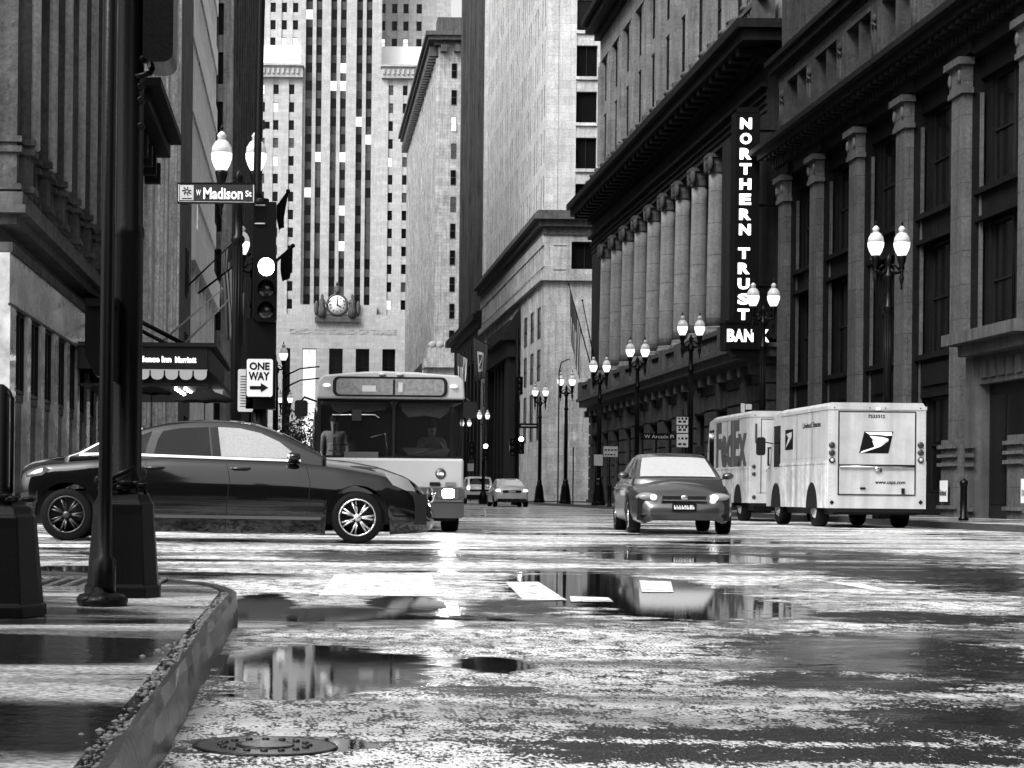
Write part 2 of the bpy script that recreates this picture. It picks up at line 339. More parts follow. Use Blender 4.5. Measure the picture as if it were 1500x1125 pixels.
# ================================================================ SETTING: road, pavements, markings
def ygd(py, px=PX): return EYE*FOC/((py-PY)-(px-PX)*ROLL)
PUDDLES = [(465, 984, 185, 42), (728, 975, 66, 11), (960, 878, 200, 40), (385, 888, 50, 20), (600, 884, 62, 11), (420, 1092, 170, 12), (1020, 818, 160, 7)]
DARK_BANDS = [(1340, 965, 250, 34), (1390, 845, 190, 30), (1150, 1077, 330, 10), (1150, 1104, 440, 13), (1440, 1060, 180, 26), (760, 890, 70, 12), (1100, 812, 260, 12), (1240, 1000, 160, 14), (560, 815, 150, 8), (1320, 905, 200, 9), (700, 1010, 90, 5)]  # dark bands painted into the road by thinning its pale speckle
def road_mat():
    m = bpy.data.materials.new('wet_asphalt'); m.use_nodes = True
    n = m.node_tree.nodes; l = m.node_tree.links; p = n['Principled BSDF']
    tc = n.new('ShaderNodeTexCoord')
    def noise(sc, det=4, rough=.55, sx=1, sy=1, dist=0):
        mp = n.new('ShaderNodeMapping'); mp.inputs['Scale'].default_value = (sx, sy, 1); l.new(tc.outputs['Object'], mp.inputs[0])
        q = n.new('ShaderNodeTexNoise'); q.inputs['Scale'].default_value = sc; q.inputs['Detail'].default_value = det
        q.inputs['Roughness'].default_value = rough; q.inputs['Distortion'].default_value = dist; l.new(mp.outputs[0], q.inputs['Vector']); return q.outputs[0]
    def rng(x, a, b, c, d):
        q = n.new('ShaderNodeMapRange'); q.inputs[1].default_value = a; q.inputs[2].default_value = b; q.inputs[3].default_value = c; q.inputs[4].default_value = d
        l.new(x, q.inputs[0]); return q.outputs[0]
    def op(o, a, b):
        q = n.new('ShaderNodeMath'); q.operation = o
        for i, x in enumerate((a, b)):
            if isinstance(x, (int, float)): q.inputs[i].default_value = x
            else: l.new(x, q.inputs[i])
        return q.outputs[0]
    big = noise(.55, 6, .62, .45, 1.0, .5)             # pooled film of water against drained, scuffed surface
    dry = rng(big, ROAD['w0'], ROAD['w1'], 0.0, 1.0)
    edge = noise(3.2, 6, .65, .6, 1.0)
    pm = None                                            # standing puddles: soft-edged hollows
    for cx, cy, hw, hh in PUDDLES:
        D = ygd(cy, cx); D0 = ygd(cy+hh, cx); D1 = ygd(cy-hh, cx); a = hw*D/FOC; b = (D1-D0)/2; yc = (D1+D0)/2; xc = (cx-PX)/FOC*D
        mp = n.new('ShaderNodeMapping'); mp.inputs['Location'].default_value = (-xc/a, -yc/b, 0); mp.inputs['Scale'].default_value = (1/a, 1/b, 0); l.new(tc.outputs['Object'], mp.inputs[0])
        ln = n.new('ShaderNodeVectorMath'); ln.operation = 'LENGTH'; l.new(mp.outputs[0], ln.inputs[0])
        pm = ln.outputs['Value'] if pm is None else op('MINIMUM', pm, ln.outputs['Value'])
    pud = rng(op('ADD', pm, op('MULTIPLY', op('SUBTRACT', edge, .5), 1.5)), .88, 1.04, 0.0, 1.0)   # 0 inside a puddle
    dry = op('MULTIPLY', dry, pud)
    dm = None                                            # dark reflected bands put into the colour, rough rather than pooled
    for cx, cy, hw, hh in DARK_BANDS:
        D = ygd(cy, cx); D0 = ygd(cy+hh, cx); D1 = ygd(cy-hh, cx); a = hw*D/FOC; b = (D1-D0)/2; yc = (D1+D0)/2; xc = (cx-PX)/FOC*D
        mp = n.new('ShaderNodeMapping'); mp.inputs['Location'].default_value = (-xc/a, -yc/b, 0); mp.inputs['Scale'].default_value = (1/a, 1/b, 0); l.new(tc.outputs['Object'], mp.inputs[0])
        ln = n.new('ShaderNodeVectorMath'); ln.operation = 'LENGTH'; l.new(mp.outputs[0], ln.inputs[0])
        dm = ln.outputs['Value'] if dm is None else op('MINIMUM', dm, ln.outputs['Value'])
    dark_band = rng(op('ADD', dm, op('MULTIPLY', op('SUBTRACT', edge, .5), 2.6)), .65, 1.25, 0.0, 1.0)
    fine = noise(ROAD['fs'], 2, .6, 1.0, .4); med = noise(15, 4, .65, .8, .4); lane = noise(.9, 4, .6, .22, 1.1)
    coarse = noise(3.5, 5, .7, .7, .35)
    glints = rng(op('ADD', op('ADD', fine, op('MULTIPLY', op('SUBTRACT', dark_band, 1.0), .26)), op('ADD', op('MULTIPLY', op('SUBTRACT', coarse, .5), .38), op('MULTIPLY', op('SUBTRACT', med, .5), .9))), ROAD['g0'], ROAD['g1'], 0.0, 1.0)   # wet glare painted as pale stone speckle on a dark base
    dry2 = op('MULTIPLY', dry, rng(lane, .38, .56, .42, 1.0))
    vo = n.new('ShaderNodeTexVoronoi'); vo.feature = 'DISTANCE_TO_EDGE'; vo.inputs['Scale'].default_value = .33
    wv = n.new('ShaderNodeVectorMath'); wv.operation = 'ADD'; nc = n.new('ShaderNodeTexNoise'); nc.inputs['Scale'].default_value = 1.3; nc.inputs['Detail'].default_value = 6; l.new(tc.outputs['Object'], nc.inputs['Vector'])
    l.new(tc.outputs['Object'], wv.inputs[0]); l.new(nc.outputs['Color'], wv.inputs[1]); l.new(wv.outputs[0], vo.inputs['Vector'])
    crack = rng(vo.outputs['Distance'], .002, .006, .1, 1.0)
    l.new(op('ADD', op('MULTIPLY', op('MULTIPLY', op('MULTIPLY', glints, dry2), crack), ROAD['cg']), .006), p.inputs['Base Color'])
    bp = n.new('ShaderNodeBump'); bp.inputs['Distance'].default_value = ROAD['bd']
    l.new(op('ADD', op('MULTIPLY', dry, ROAD['bs']), 0.012), bp.inputs['Strength']); l.new(op('ADD', fine, op('MULTIPLY', med, 1.2)), bp.inputs['Height'])
    l.new(bp.outputs[0], p.inputs['Normal'])
    l.new(op('ADD', op('MULTIPLY', dry, ROAD['r1']-ROAD['r0']), ROAD['r0']), p.inputs['Roughness'])
    p.inputs['Specular IOR Level'].default_value = ROAD['spec']; p.inputs['IOR'].default_value = ROAD['ior']
    return m
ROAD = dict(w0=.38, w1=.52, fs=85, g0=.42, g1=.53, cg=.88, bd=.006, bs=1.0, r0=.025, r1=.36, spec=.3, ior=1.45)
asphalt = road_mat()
water = mat('puddle_water', 0.008, 0.02, spec=.6, bump=0.02, bscale=3)
def pave_mat():
    m = mat('wet_concrete', 0.16, 0.12, bump=0.25, bscale=30, var=0.2, vscale=1.1, spec=.9)
    n = m.node_tree.nodes; l = m.node_tree.links; p = n['Principled BSDF']; tc = n.new('ShaderNodeTexCoord')
    q = n.new('ShaderNodeTexNoise'); q.inputs['Scale'].default_value = 1.6; q.inputs['Detail'].default_value = 5
    mp = n.new('ShaderNodeMapping'); mp.inputs['Scale'].default_value = (.25, .8, 1); q.inputs['Distortion'].default_value = .6; l.new(tc.outputs['Object'], mp.inputs[0]); l.new(mp.outputs[0], q.inputs['Vector'])
    r = n.new('ShaderNodeMapRange'); r.inputs[1].default_value = .42; r.inputs[2].default_value = .58; r.inputs[3].default_value = .05; r.inputs[4].default_value = .42
    l.new(q.outputs[0], r.inputs[0]); l.new(r.outputs[0], p.inputs['Roughness'])
    c = n.new('ShaderNodeMapRange'); c.inputs[1].default_value = .44; c.inputs[2].default_value = .60; c.inputs[3].default_value = .02; c.inputs[4].default_value = .42; l.new(q.outputs[0], c.inputs[0])  # soft mirror bands painted as dark and pale base colour
    s = n.new('ShaderNodeTexNoise'); s.inputs['Scale'].default_value = 60; s.inputs['Detail'].default_value = 4; l.new(tc.outputs['Object'], s.inputs['Vector'])
    s2 = n.new('ShaderNodeMapRange'); s2.inputs[1].default_value = .35; s2.inputs[2].default_value = .65; s2.inputs[3].default_value = .3; s2.inputs[4].default_value = 1.75; l.new(s.outputs[0], s2.inputs[0])
    mu = n.new('ShaderNodeMath'); mu.operation = 'MULTIPLY'; l.new(c.outputs[0], mu.inputs[0]); l.new(s2.outputs[0], mu.inputs[1]); 
    br = n.new('ShaderNodeTexBrick'); br.inputs['Scale'].default_value = 1; br.inputs['Brick Width'].default_value = 1.5; br.inputs['Row Height'].default_value = 1.5; br.offset = 0; br.inputs['Mortar Size'].default_value = .012
    for k_, v_ in (('Color1', 1), ('Color2', .85), ('Mortar', .15)): br.inputs[k_].default_value = (v_, v_, v_, 1)
    l.new(tc.outputs['Object'], br.inputs['Vector']); m9 = n.new('ShaderNodeMath'); m9.operation = 'MULTIPLY'; l.new(mu.outputs[0], m9.inputs[0]); l.new(br.outputs['Color'], m9.inputs[1])
    l.new(m9.outputs[0], p.inputs['Base Color']); return m
concrete = pave_mat()
rubble_stone = mat('rubble_stone', 0.16, 0.3, bump=.4, bscale=60, var=.6, vscale=25, spec=.5)
kerb_stone = mat('kerb_stone', 0.035, 0.3, spec=.4, bump=.35, bscale=26, var=.5, vscale=5)
road_paint = mat('worn_road_paint', 0.8, 0.35, bump=.15, bscale=50, var=.2, vscale=6)
def wear(m):
    n = m.node_tree.nodes; l = m.node_tree.links; tc = n.new('ShaderNodeTexCoord')
    a = n.new('ShaderNodeTexNoise'); a.inputs['Scale'].default_value = 9; a.inputs['Detail'].default_value = 9; a.inputs['Roughness'].default_value = .8; l.new(tc.outputs['Object'], a.inputs['Vector'])
    r = n.new('ShaderNodeMapRange'); r.inputs[1].default_value = .41; r.inputs[2].default_value = .48; l.new(a.outputs[0], r.inputs[0]); l.new(r.outputs[0], n['Principled BSDF'].inputs['Alpha'])
wear(road_paint)

def sheet(name, pts, z, m, kind='structure', th=None):
    mb = MB()
    if th: mb.prism(pts, z-th, z, 'z')
    else: mb.add([(x, y, z) for x, y in pts], [tuple(range(len(pts)))])
    o = mb.build(name, m); o['kind'] = kind; return o
# ground to the horizon, subdivided near the camera is not needed: one flat sheet
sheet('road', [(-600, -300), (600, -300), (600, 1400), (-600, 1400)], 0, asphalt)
KH = 0.13
def arc(cx, cy, r, a0, a1, n=10): return [(cx+r*cos(radians(a0+(a1-a0)*i/n)), cy+r*sin(radians(a0+(a1-a0)*i/n))) for i in range(n+1)]
# near left corner: pavement + broken kerb
KX = -0.33
def kerb_path(off, y0=-20):
    """kerb edge line of the near left corner moved inwards by off"""
    pts = [(KX-off, y0+i*0.25) for i in range(int((9.9-y0)/0.25)+1)]
    pts += arc(KX-2.6, 9.9, 2.6-off, 0, 62, 14)
    x, y = pts[-1]; t = Vector((-1.0, .45))
    for i in range(1, 12): pts.append((x-0.8*i, y+0.35*i*(1 if i < 6 else .0)+(1.75 if i >= 6 else 0)))
    pts.append((-40, pts[-1][1])); return pts
inner = kerb_path(0.10)
sheet('pavement', inner+[(-40, -20)], KH-.005, concrete, th=0.3)
rk = random.Random(3)
mb = MB(); A = kerb_path(0.0); B = kerb_path(0.055)
vs = []; fs = []
def jit(a): return (rk.random()-.5)*a
for i in range(len(A)):
    ax, ay = A[i]; bx, by = B[i]; j = .018
    vs += [(ax+jit(.01), ay, -.05), (ax+jit(j), ay, KH*.45+jit(.02)), (ax-.012+jit(j), ay, KH-.012+jit(.014)), (ax-.03+jit(.012), ay+jit(.02), KH+.004+jit(.008)),
           (bx+jit(.012), by+jit(.03), KH-.004+jit(.01)), (bx+jit(.01), by, -.05)]
for i in range(len(A)-1):
    for k in range(5): fs.append((i*6+k, (i+1)*6+k, (i+1)*6+k+1, i*6+k+1))
mb.add(vs, fs); o = mb.build('kerb', kerb_stone); o['kind'] = 'structure'
# rubble of broken concrete in the joint behind the kerb
mb = MB(); rr = random.Random(11)
for i in range(1300):
    y = 2.6+rr.random()*7.4; x = KX-.05-rr.random()**1.5*(.05+.03*sin(y*2.3)+.025*sin(y*5.1))-(.06*rr.random() if rr.random() < .2 else 0)
    s = .003+rr.random()**2*.008; mb.ball((x, y, KH-.010), s*1.3, s*1.1, s*(.4+rr.random()*.8), 5, 3, smooth=False)
o = mb.build('kerb_rubble', rubble_stone); tag(o, kind='stuff')
# pavements across the side street and along the main street
def block_pave(side, y0, y1):
    if side == 'L': pts = [(-40, y0), (-3.6, y0)]+arc(-3.6, y0+2.8, 2.8, -90, 0, 8)+arc(-3.6, y1-2.8, 2.8, 0, 90, 8)+[(-40, y1)]
    else: pts = [(60, y1), (16.6, y1)]+arc(16.6, y1-2.8, 2.8, 90, 180, 8)+arc(16.6, y0+2.8, 2.8, 180, 270, 8)+[(60, y0)]
    sheet('pavement', pts, KH, concrete, th=0.3)
    ii = [(x, y) for x, y in pts[1:-1]]
    mb = MB()
    for a, b in zip(ii[:-1], ii[1:]):
        d = Vector((b[0]-a[0], b[1]-a[1]));
        if d.length < .01: continue
        nn = Vector((d.y, -d.x)).normalized()*.0
        w = Vector((-d.y, d.x)).normalized()*.15
        q = [(a[0], a[1]), (b[0], b[1]), (b[0]+w.x, b[1]+w.y), (a[0]+w.x, a[1]+w.y)]
        e = Vector((d.y, -d.x)).normalized()*.012
        mb.prism([(q[0][0]+e.x, q[0][1]+e.y), (q[1][0]+e.x, q[1][1]+e.y), q[2], q[3]], -.05, KH+.006, 'z')
    o = mb.build('kerb', kerb_stone); o['kind'] = 'structure'
for side in 'LR':
    block_pave(side, 36, 125); block_pave(side, 145, 240); block_pave(side, 262, 372)
# markings
def quad_px(px, D0, D1, name='road_marking', wob=0.0):
    """px: four pixel columns (far-left, far-right, near-right, near-left)"""
    s = [((px[0]-PX)/FOC*D1, D1), ((px[1]-PX)/FOC*D1, D1), ((px[2]-PX)/FOC*D0, D0), ((px[3]-PX)/FOC*D0, D0)]
    return sheet(name, s, .004, road_paint)
def ygd(py, px=PX): return EYE*FOC/((py-PY)-(px-PX)*ROLL)
def mark(pts):
    sheet('road_marking', [((px-PX)/FOC*ygd(py, px), ygd(py, px)) for px, py in pts], .004, road_paint)
mark([(492, 842), (634, 843), (642, 874), (468, 873)]); mark([(742, 853), (790, 853), (832, 880), (768, 880)])
mark([(836, 874), (893, 876), (900, 882), (838, 882)]); mark([(938, 851), (984, 852), (988, 868), (942, 868)])
mark([(1212, 853), (1262, 855), (1308, 866), (1290, 867)]); mark([(652, 880), (672, 881), (676, 903), (660, 903)])
sheet('road_marking', [(-9, 25.9), (2.6, 25.9), (2.6, 27.0), (-9, 27.0)], .004, road_paint)
sheet('road_marking', [(-.4, 33.2), (13, 33.2), (13, 33.6), (-.4, 33.6)], .004, road_paint)
for x0 in (-7, -14): sheet('road_marking', [(x0, 18.9), (x0+3, 18.9), (x0+3, 19.05), (x0, 19.05)], .004, road_paint)
# iron covers
def cover(px, py, r, label):
    D = ygd(py, px); x = (px-PX)/FOC*D; t = thing('manhole_cover', label, 'manhole cover', (x, D, 0))
    mb = MB(); mb.lathe([(0.01, .002), (r*.98, .001), (r*.98, .003), (r*.9, .005), (r*.86, .0035), (0.01, .0035)], (x, D, 0), 36); mb.build('lid', iron, t)
    rb = MB(); rb.lathe([(r*1.0, .001), (r*1.10, .001), (r*1.08, .005), (r*1.0, .005)], (x, D, 0), 36)
    for k in range(16):
        a = 2*pi*k/16; rb.lathe([(.001, .003), (r*.06, .003), (r*.05, .009), (.001, .009)], (x+r*.66*cos(a), D+r*.66*sin(a), 0), 8)
    rb.lathe([(r*.34, .003), (r*.46, .003), (r*.44, .008), (r*.36, .008)], (x, D, 0), 24); rb.build('raised_ring', mat('wet_iron', .03, .2, metal=.6), t)
cover(392, 1094, .17, 'round iron cover with a ring of studs in the wet road by the kerb')
# cast grate on the corner ramp
t = thing('drain_grate', 'slotted iron grate let into the pavement at the kerb corner', 'grate', (-1.15, 10.9, KH))
mb = MB(); x0, x1, y0, y1 = -1.75, -.78, 10.1, 11.3
mb.box(x0, x1, y0, y0+.05, KH-.004, KH+.012); mb.box(x0, x1, y1-.05, y1, KH-.004, KH+.012)
for k in range(11): xx = x0+.02+k*(x1-x0-.06)/10; mb.box(xx, xx+.03, y0+.05, y1-.05, KH-.004, KH+.011)
mb.build('frame', alu, t); mb = MB(); mb.box(x0+.01, x1-.01, y0+.02, y1-.02, KH-.02, KH+.002); mb.build('well', iron, t)

# ================================================================ BUILDINGS
rb_ = random.Random(5)
def litpick(p=.06, s=.15):
    r = rb_.random(); return 1 if r < p else 2 if r < p+s else 0
# ---- far end of the street: the clock-fronted skyscraper --------------------------------------------
YB = 400.0; S = FOC/YB
bx = lambda px: (px-PX)/S
bz = lambda py: EYE+(PY-py)/S
B = Building('skyscraper', 'tall pale stone skyscraper with a clock closing the end of the street', 'skyscraper', (6.3, YB, 0)); B.frame = frame_dark
mb = MB(); F = Face('N', YB)
zb = bz(460)
# lower front: piers around five tall windows
tw = [(330, 350), (371, 391), (412, 423), (441, 461), (480, 500), (519, 539), (558, 577), (597, 617)]
edges = [bx(300)]
for a, b in tw: edges += [bx(a), bx(b)]
edges.append(bx(650))
for i in range(0, len(edges), 2): F.box(mb, edges[i], edges[i+1], 0, bz(510), -1.6, 0)
F.box(mb, bx(300), bx(650), bz(510), zb, -3, 0.02)
mb.box(bx(300), bx(650), YB+1.7, YB+60, 0, zb-.1)
for a, b in tw:
    F.box(mb, bx(a), bx(b), 0, 7.5, -1.4, -.1)
    B.window(F, (bx(a)+bx(b))/2, 7.6, bx(b)-bx(a)-.02, bz(510)-7.7, -1.0, 'tall', 1 if a in (441, 330) else 0)
# stepped parapet pieces under the shaft
F.box(mb, bx(437), bx(462), zb, bz(446), -2, -.05); F.box(mb, bx(523), bx(549), zb, bz(446), -2, -.05)
F.box(mb, bx(460), bx(523), zb, bz(450), -2, .3)
# shaft
strips = [(441, 451), (456.5, 465), (478, 487), (492.5, 501), (516, 525), (530.5, 539)]
Fs = Face('N', YB+3); e = [bx(434)]
for a, b in strips: e += [bx(a), bx(b)]
e.append(bx(553))
ztop = 150
widths = {2: .35, 6: .35, 10: .35}
for i in range(0, len(e), 2):
    n1 = .0 if i in (2, 6, 10) else .7
    Fs.box(mb, e[i], e[i+1], zb-.5, ztop, -1.5, n1)
mb.box(bx(434), bx(553), YB+4.9, YB+40, zb, ztop)
fh = 26.3/S
for a, b in strips:
    sp = MB(); Fs.box(sp, bx(a)+.01, bx(b)-.01, bz(443), ztop, -1.25, -1.1); z = bz(443)
    while z < 110:
        Fs.box(sp, bx(a)+.01, bx(b)-.01, z+fh*.56, z+fh, -1.15, -.45)
        if z < 104: B.window(Fs, (bx(a)+bx(b))/2, z+.02, bx(b)-bx(a)-.04, fh*.54, -.5, 'bare', litpick(.06, .12))
        z += fh
    B.part('spandrel', sp, spandrel)
# wings
Fw = Face('N', YB+1.5)
def wing(mb, x0, x1, z0, z1, cols, ph, face, depth, fl=26.3, w=6, hh=.55, ystart=None):
    f_h = fl/S; xs = [x0]
    for c in cols: xs += [bx(c)-w/S/2, bx(c)+w/S/2]
    xs.append(x1)
    for i in range(0, len(xs), 2): face.box(mb, xs[i], xs[i+1], z0, z1, -.9, .15 if i % 4 == 0 else 0)
    mb.box(x0, x1, face.c+.95, face.c+depth, z0, z1)
    zz = z0+ph
    for c in cols: face.box(mb, bx(c)-w/S/2+.005, bx(c)+w/S/2-.005, z0, zz, -.8, -.12)
    while zz+f_h < z1+.5:
        for c in cols:
            face.box(mb, bx(c)-w/S/2+.005, bx(c)+w/S/2-.005, zz+f_h*hh, min(zz+f_h, z1), -.8, -.12)
            B.window(face, bx(c), zz+.02, w/S-.03, f_h*hh-.04, -.45, 'sash', litpick(.12, .2))
        zz += f_h
wing(mb, bx(553), bx(660), zb, bz(112), [567, 588, 610, 630], 1.2, Fw, 38, w=7)
wing(mb, bx(320), bx(437), zb, bz(112), [335, 355, 378, 398, 421], 1.2, Fw, 38, w=8)
for a, b in ((553, 660), (320, 437)):
    mb.box(bx(a), bx(b), YB+.4, YB+38, bz(112), bz(96)); mb.box(bx(a)-.2, bx(b)+.2, YB-.2, YB+38, bz(96), bz(93))
    for q in range(int(bx(b)-bx(a))): mb.box(bx(a)+q+.2, bx(a)+q+.6, YB+.0, YB+.39, bz(107), bz(100))
wing(mb, bx(553), bx(660), bz(52), bz(-60), [557, 575, 592, 612], .6, Face('N', YB+13), 20, w=8)
wing(mb, bx(320), bx(434), bz(52), bz(-60), [340, 357, 374, 391, 408, 425], .6, Face('N', YB+13), 20, w=8)
B.part('wall', mb, stone_pale)
for a, b in ((553.3, 659), (321, 436.7)): pm = MB(); pm.box(bx(a), bx(b), YB+9, YB+30, bz(93), bz(52)); B.part('penthouse', pm, mat('white_render', .85, .7, var=.05))
# clock with its stone surround and figures
ck = MB(); cx_, cz_ = bx(491), bz(446)
ck.lathe([(.01, 0), (2.15, 0), (2.3, .25), (2.1, .45), (1.95, .3), (.01, .3)], (cx_, YB-.3, cz_), 32, ax='y')
for i in range(len(ck.v)): x, y, z = ck.v[i]; ck.v[i] = (x, 2*(YB-.3)-y-.0, z)
cf = B.part('clock', ck, mat('clock_rim', .06, .5))
fc = MB(); fc.lathe([(.01, 0), (1.85, 0), (1.85, .1), (.01, .1)], (cx_, YB-.68, cz_), 32, ax='y'); o = fc.build('clock_face', mat('clock_glow', .62, .4, emit=.05), cf)
hd = MB()
for k in range(12):
    a = 2*pi*k/12; hd.box(cx_+1.5*sin(a)-.11, cx_+1.5*sin(a)+.11, YB-.74, YB-.70, cz_+1.5*cos(a)-.16, cz_+1.5*cos(a)+.16)
hd.box(cx_-.12, cx_+.12, YB-.76, YB-.72, cz_-.3, cz_+1.2); hd.prism([(cx_, cz_+.1), (cx_+.9, cz_-.5), (cx_+.8, cz_-.72), (cx_-.15, cz_-.12)], YB-.77, YB-.73); hd.build('clock_hand', frame_dark, cf)
sc_ = MB()
for s in (-1, 1):   # robed figures leaning on the clock, eagle above
    x = cx_+s*3.1
    sc_.lathe([(.01, 0), (.85, 0), (.8, 1.5), (.62, 2.6), (.7, 3.3), (.28, 3.8), (.34, 4.2), (.2, 4.6), (.01, 4.7)], (x, YB-.7, zb-.6), 10)
    sc_.tube([(x-s*.2, YB-.9, zb+2.6), (x-s*1.1, YB-1.2, zb+2.0), (x-s*1.6, YB-1.1, zb+2.7)], [.25, .2, .15])
    sc_.ball((x+s*1.2, YB-.5, zb+1.2), .5, .4, 1.6, 8, 6)
sc_.ball((cx_, YB-.6, cz_+3.1), .7, .6, 1.1, 10, 6); sc_.ball((cx_, YB-.9, cz_+4.3), .35, .4, .4, 8, 5)
sc_.box(cx_-4.6, cx_+4.6, YB-1.0, YB-.05, zb-1.6, zb-.6)
B.part('sculpture', sc_, trim_mid)
text('inscription', 'CHICAGO BOARD OF TRADE', mat('carved_letters', .3, .8), (bx(499), YB-.05, bz(485)), 158/S, 8/S, B.root, bold=.02, depth=.08)
B.finish()

# ---- generic ribbed / gridded street wall -----------------------------------------------------------
def grid(B, mb, F, a0, a1, z0, z1, nb, fh, pier, span, n_p=.0, n_s=-.15, n_w=-.4, style='sash', lit=(.05, .15), skip=None, core=8, hidden=None):
    """nb bays of piers with spandrels and windows; piers proud by n_p, spandrels n_s, glass n_w"""
    bw_ = (a1-a0-pier)/nb
    for i in range(nb+1):
        F.box(mb, a0+i*bw_, a0+i*bw_+pier, z0, z1, -.8, n_p)
    F.box(mb, a0+.02, a1-.02, z0, z1, -core, -.82)
    z = z0
    while z < z1-.3:
        for i in range(nb):
            x0 = a0+i*bw_+pier; x1 = a0+(i+1)*bw_
            F.box(mb, x0, x1, z, min(z+span, z1), -.79, n_s)
            if z+fh <= z1+.01 and (skip is None or not skip(i, z)):
                B.window(F, (x0+x1)/2, z+span+.01, x1-x0-.02, fh-span-.03, n_w, style, litpick(*lit))
        z += fh
def cornice(mb, F, a0, a1, z, steps, ret=None):
    """steps: list of (z0,z1,out); ret extends both ends by the projection so corners read"""
    for q0, q1, o_ in steps: F.box(mb, a0-(o_ if ret and 'a' in ret else 0), a1+(o_ if ret and 'b' in ret else 0), z+q0, z+q1, -.5, o_)
def dentils(mb, F, a0, a1, z0, z1, n0, n1, step, w):
    a = a0
    while a < a1: F.box(mb, a, a+w, z0, z1, n0, n1); a += step

# ---- R5 brick block far right (px 602-665) ---------------------------------------------------------
R5 = Building('office_block', 'pale brick office block with bracketed cornice left of the dark ribbed tower, beside the skyscraper', 'building', (25, 300, 0)); R5.frame = frame_mid
mb = MB(); XR5 = 19.4; Z5 = 68.5
Fn = Face('N', 289); Fr = Face('R', XR5)
Fn.box(mb, XR5+.02, 40, 0, Z5, -30, -.02)
grid(R5, mb, Fr, 289.1, 372, 22, Z5-3, 18, 4.0, 2.2, 1.2, n_p=.3, n_s=.15, n_w=-.1, core=1, lit=(.1, .3))
for c in range(7): Fn.box(mb, XR5, 40, c*.01, c*.01+.001, -.03, -.01)
for i, zz in enumerate([Z5-6-k*3.98 for k in range(14)]):
    for px in (659, 675): R5.window(Fn, (px-PX)/FOC*289, zz, .8, 2.2, 0.02, 'sash', litpick(.12, .1))
R5.part('wall', mb, M_stone('brick_pale', .36, brick=(1.4, .5, .02), var=.4))
cn = MB()
cornice(cn, Fr, 289, 372, Z5, [(-1.2, -.6, .7), (-.6, 0, 1.6), (0, .6, 2.0)], 'a'); Fn.box(cn, XR5-2, 40, Z5, Z5+.6, 0, 2.0); Fn.box(cn, XR5-1.6, 40, Z5-.6, Z5, 0, 1.6)
dentils(cn, Fr, 289.5, 372, Z5-2.6, Z5-1.21, .0, 1.3, 2.0, .9); dentils(cn, Fn, XR5+.3, 40, Z5-2.2, Z5-1.2, 0, 1.1, 2.0, .9)
Fn.box(cn, XR5-.2, 40, Z5+.6, Z5+3.0, -3, .3)
R5.part('cornice', cn, trim_mid)
pd = MB(); pd.box(XR5-1.2, 40, 284, 288.9, 0, 19); pd.box(XR5-2.0, 40, 283.2, 288.8, 19, 20.3); pd.box(XR5-1.5, 40, 283.7, 288.7, 20.3, 22)
for k in range(9): pd.ball((XR5-.8+k*1.1, 284, 22.3), .6, .5, .6, 8, 5)
R5.part('podium', pd, stone_plain); R5.finish()

# ---- R4 dark ribbed tower (px 665-707) -------------------------------------------------------------
R4 = Building('office_tower', 'dark tower of narrow vertical ribs just left of the pale tower', 'building', (26, 220, 0)); XR = 18.5
mb = MB(); Fr = Face('R', XR+.9); top = 88
Fr.box(mb, 201, 240, 0, top, -22, -.9)
a = 201.0; k = 0
while a < 239:
    w = .9 if k % 4 else 2.2; Fr.box(mb, a, a+w, 19, top, -.85, .5 if k % 4 else .8); a += w+1.5; k += 1
z = 20
while z < top: Fr.box(mb, 201, 239, z, z+1.2, -.85, -.3); z += 3.8
Fr.box(mb, 201, 240, 0, 4.0, -.9, .3)
R4.part('wall', mb, stone_soot)
a = 201.9; k = 0
for k in range(9):
    for j in range(10): R4.window(Fr, 203.3+k*4, 21.25+j*3.8, 1.4, 2.5, -.6, 'bare', litpick(.04, .1))
lw = MB(); Fb = Face('R', XR); 
for i in range(9): Fb.box(lw, 201+i*4.6, 201+i*4.6+1.4, 0, 17, -1, .1)
Fb.box(lw, 201, 240, 15, 18, -1, .05); cornice(lw, Fb, 201, 240, 19, [(-1, -.4, .5), (-.4, .3, 1.2), (.3, .6, .8)])
R4.part('podium', lw, trim_dark); R4.finish(60)

# ---- R3 pale tower on a low classical base (px 707-860) --------------------------------------------
R3 = Building('office_tower', 'tall pale stone tower with fine vertical ribs rising behind the colonnaded bank', 'building', (26, 170, 0)); R3.frame = frame_dark
mb = MB(); Fr = Face('R', XR); Fn = Face('N', 148.0); ZT = 60
mb.box(XR+.62, 40, 148.62, 200, 0, ZT-.1)
a = 148.9; k = 0
while a < 199.5:     # fine ribs, windows sunk between them
    Fr.box(mb, a, a+.75, 20.6, ZT, -.6, .05 if k % 3 == 0 else .02); a += 1.55; k += 1
a = 149.68
while a < 198.5: ws_ = MB(); Fr.box(ws_, a, a+.68, 21, ZT-1, -.4, -.015); R3.part('window_strip', ws_, glass_dark); a += 1.55
z = 22.0
sp = MB()
while z < ZT: Fr.box(mb, 148.9, 199.5, z, z+1.0, -.6, -.005); z += 3.55
Fr.box(mb, 199.5, 200.8, 0, ZT, -.6, .25); Fr.box(mb, 147.95, 148.9, 20.6, ZT, -.6, .3)
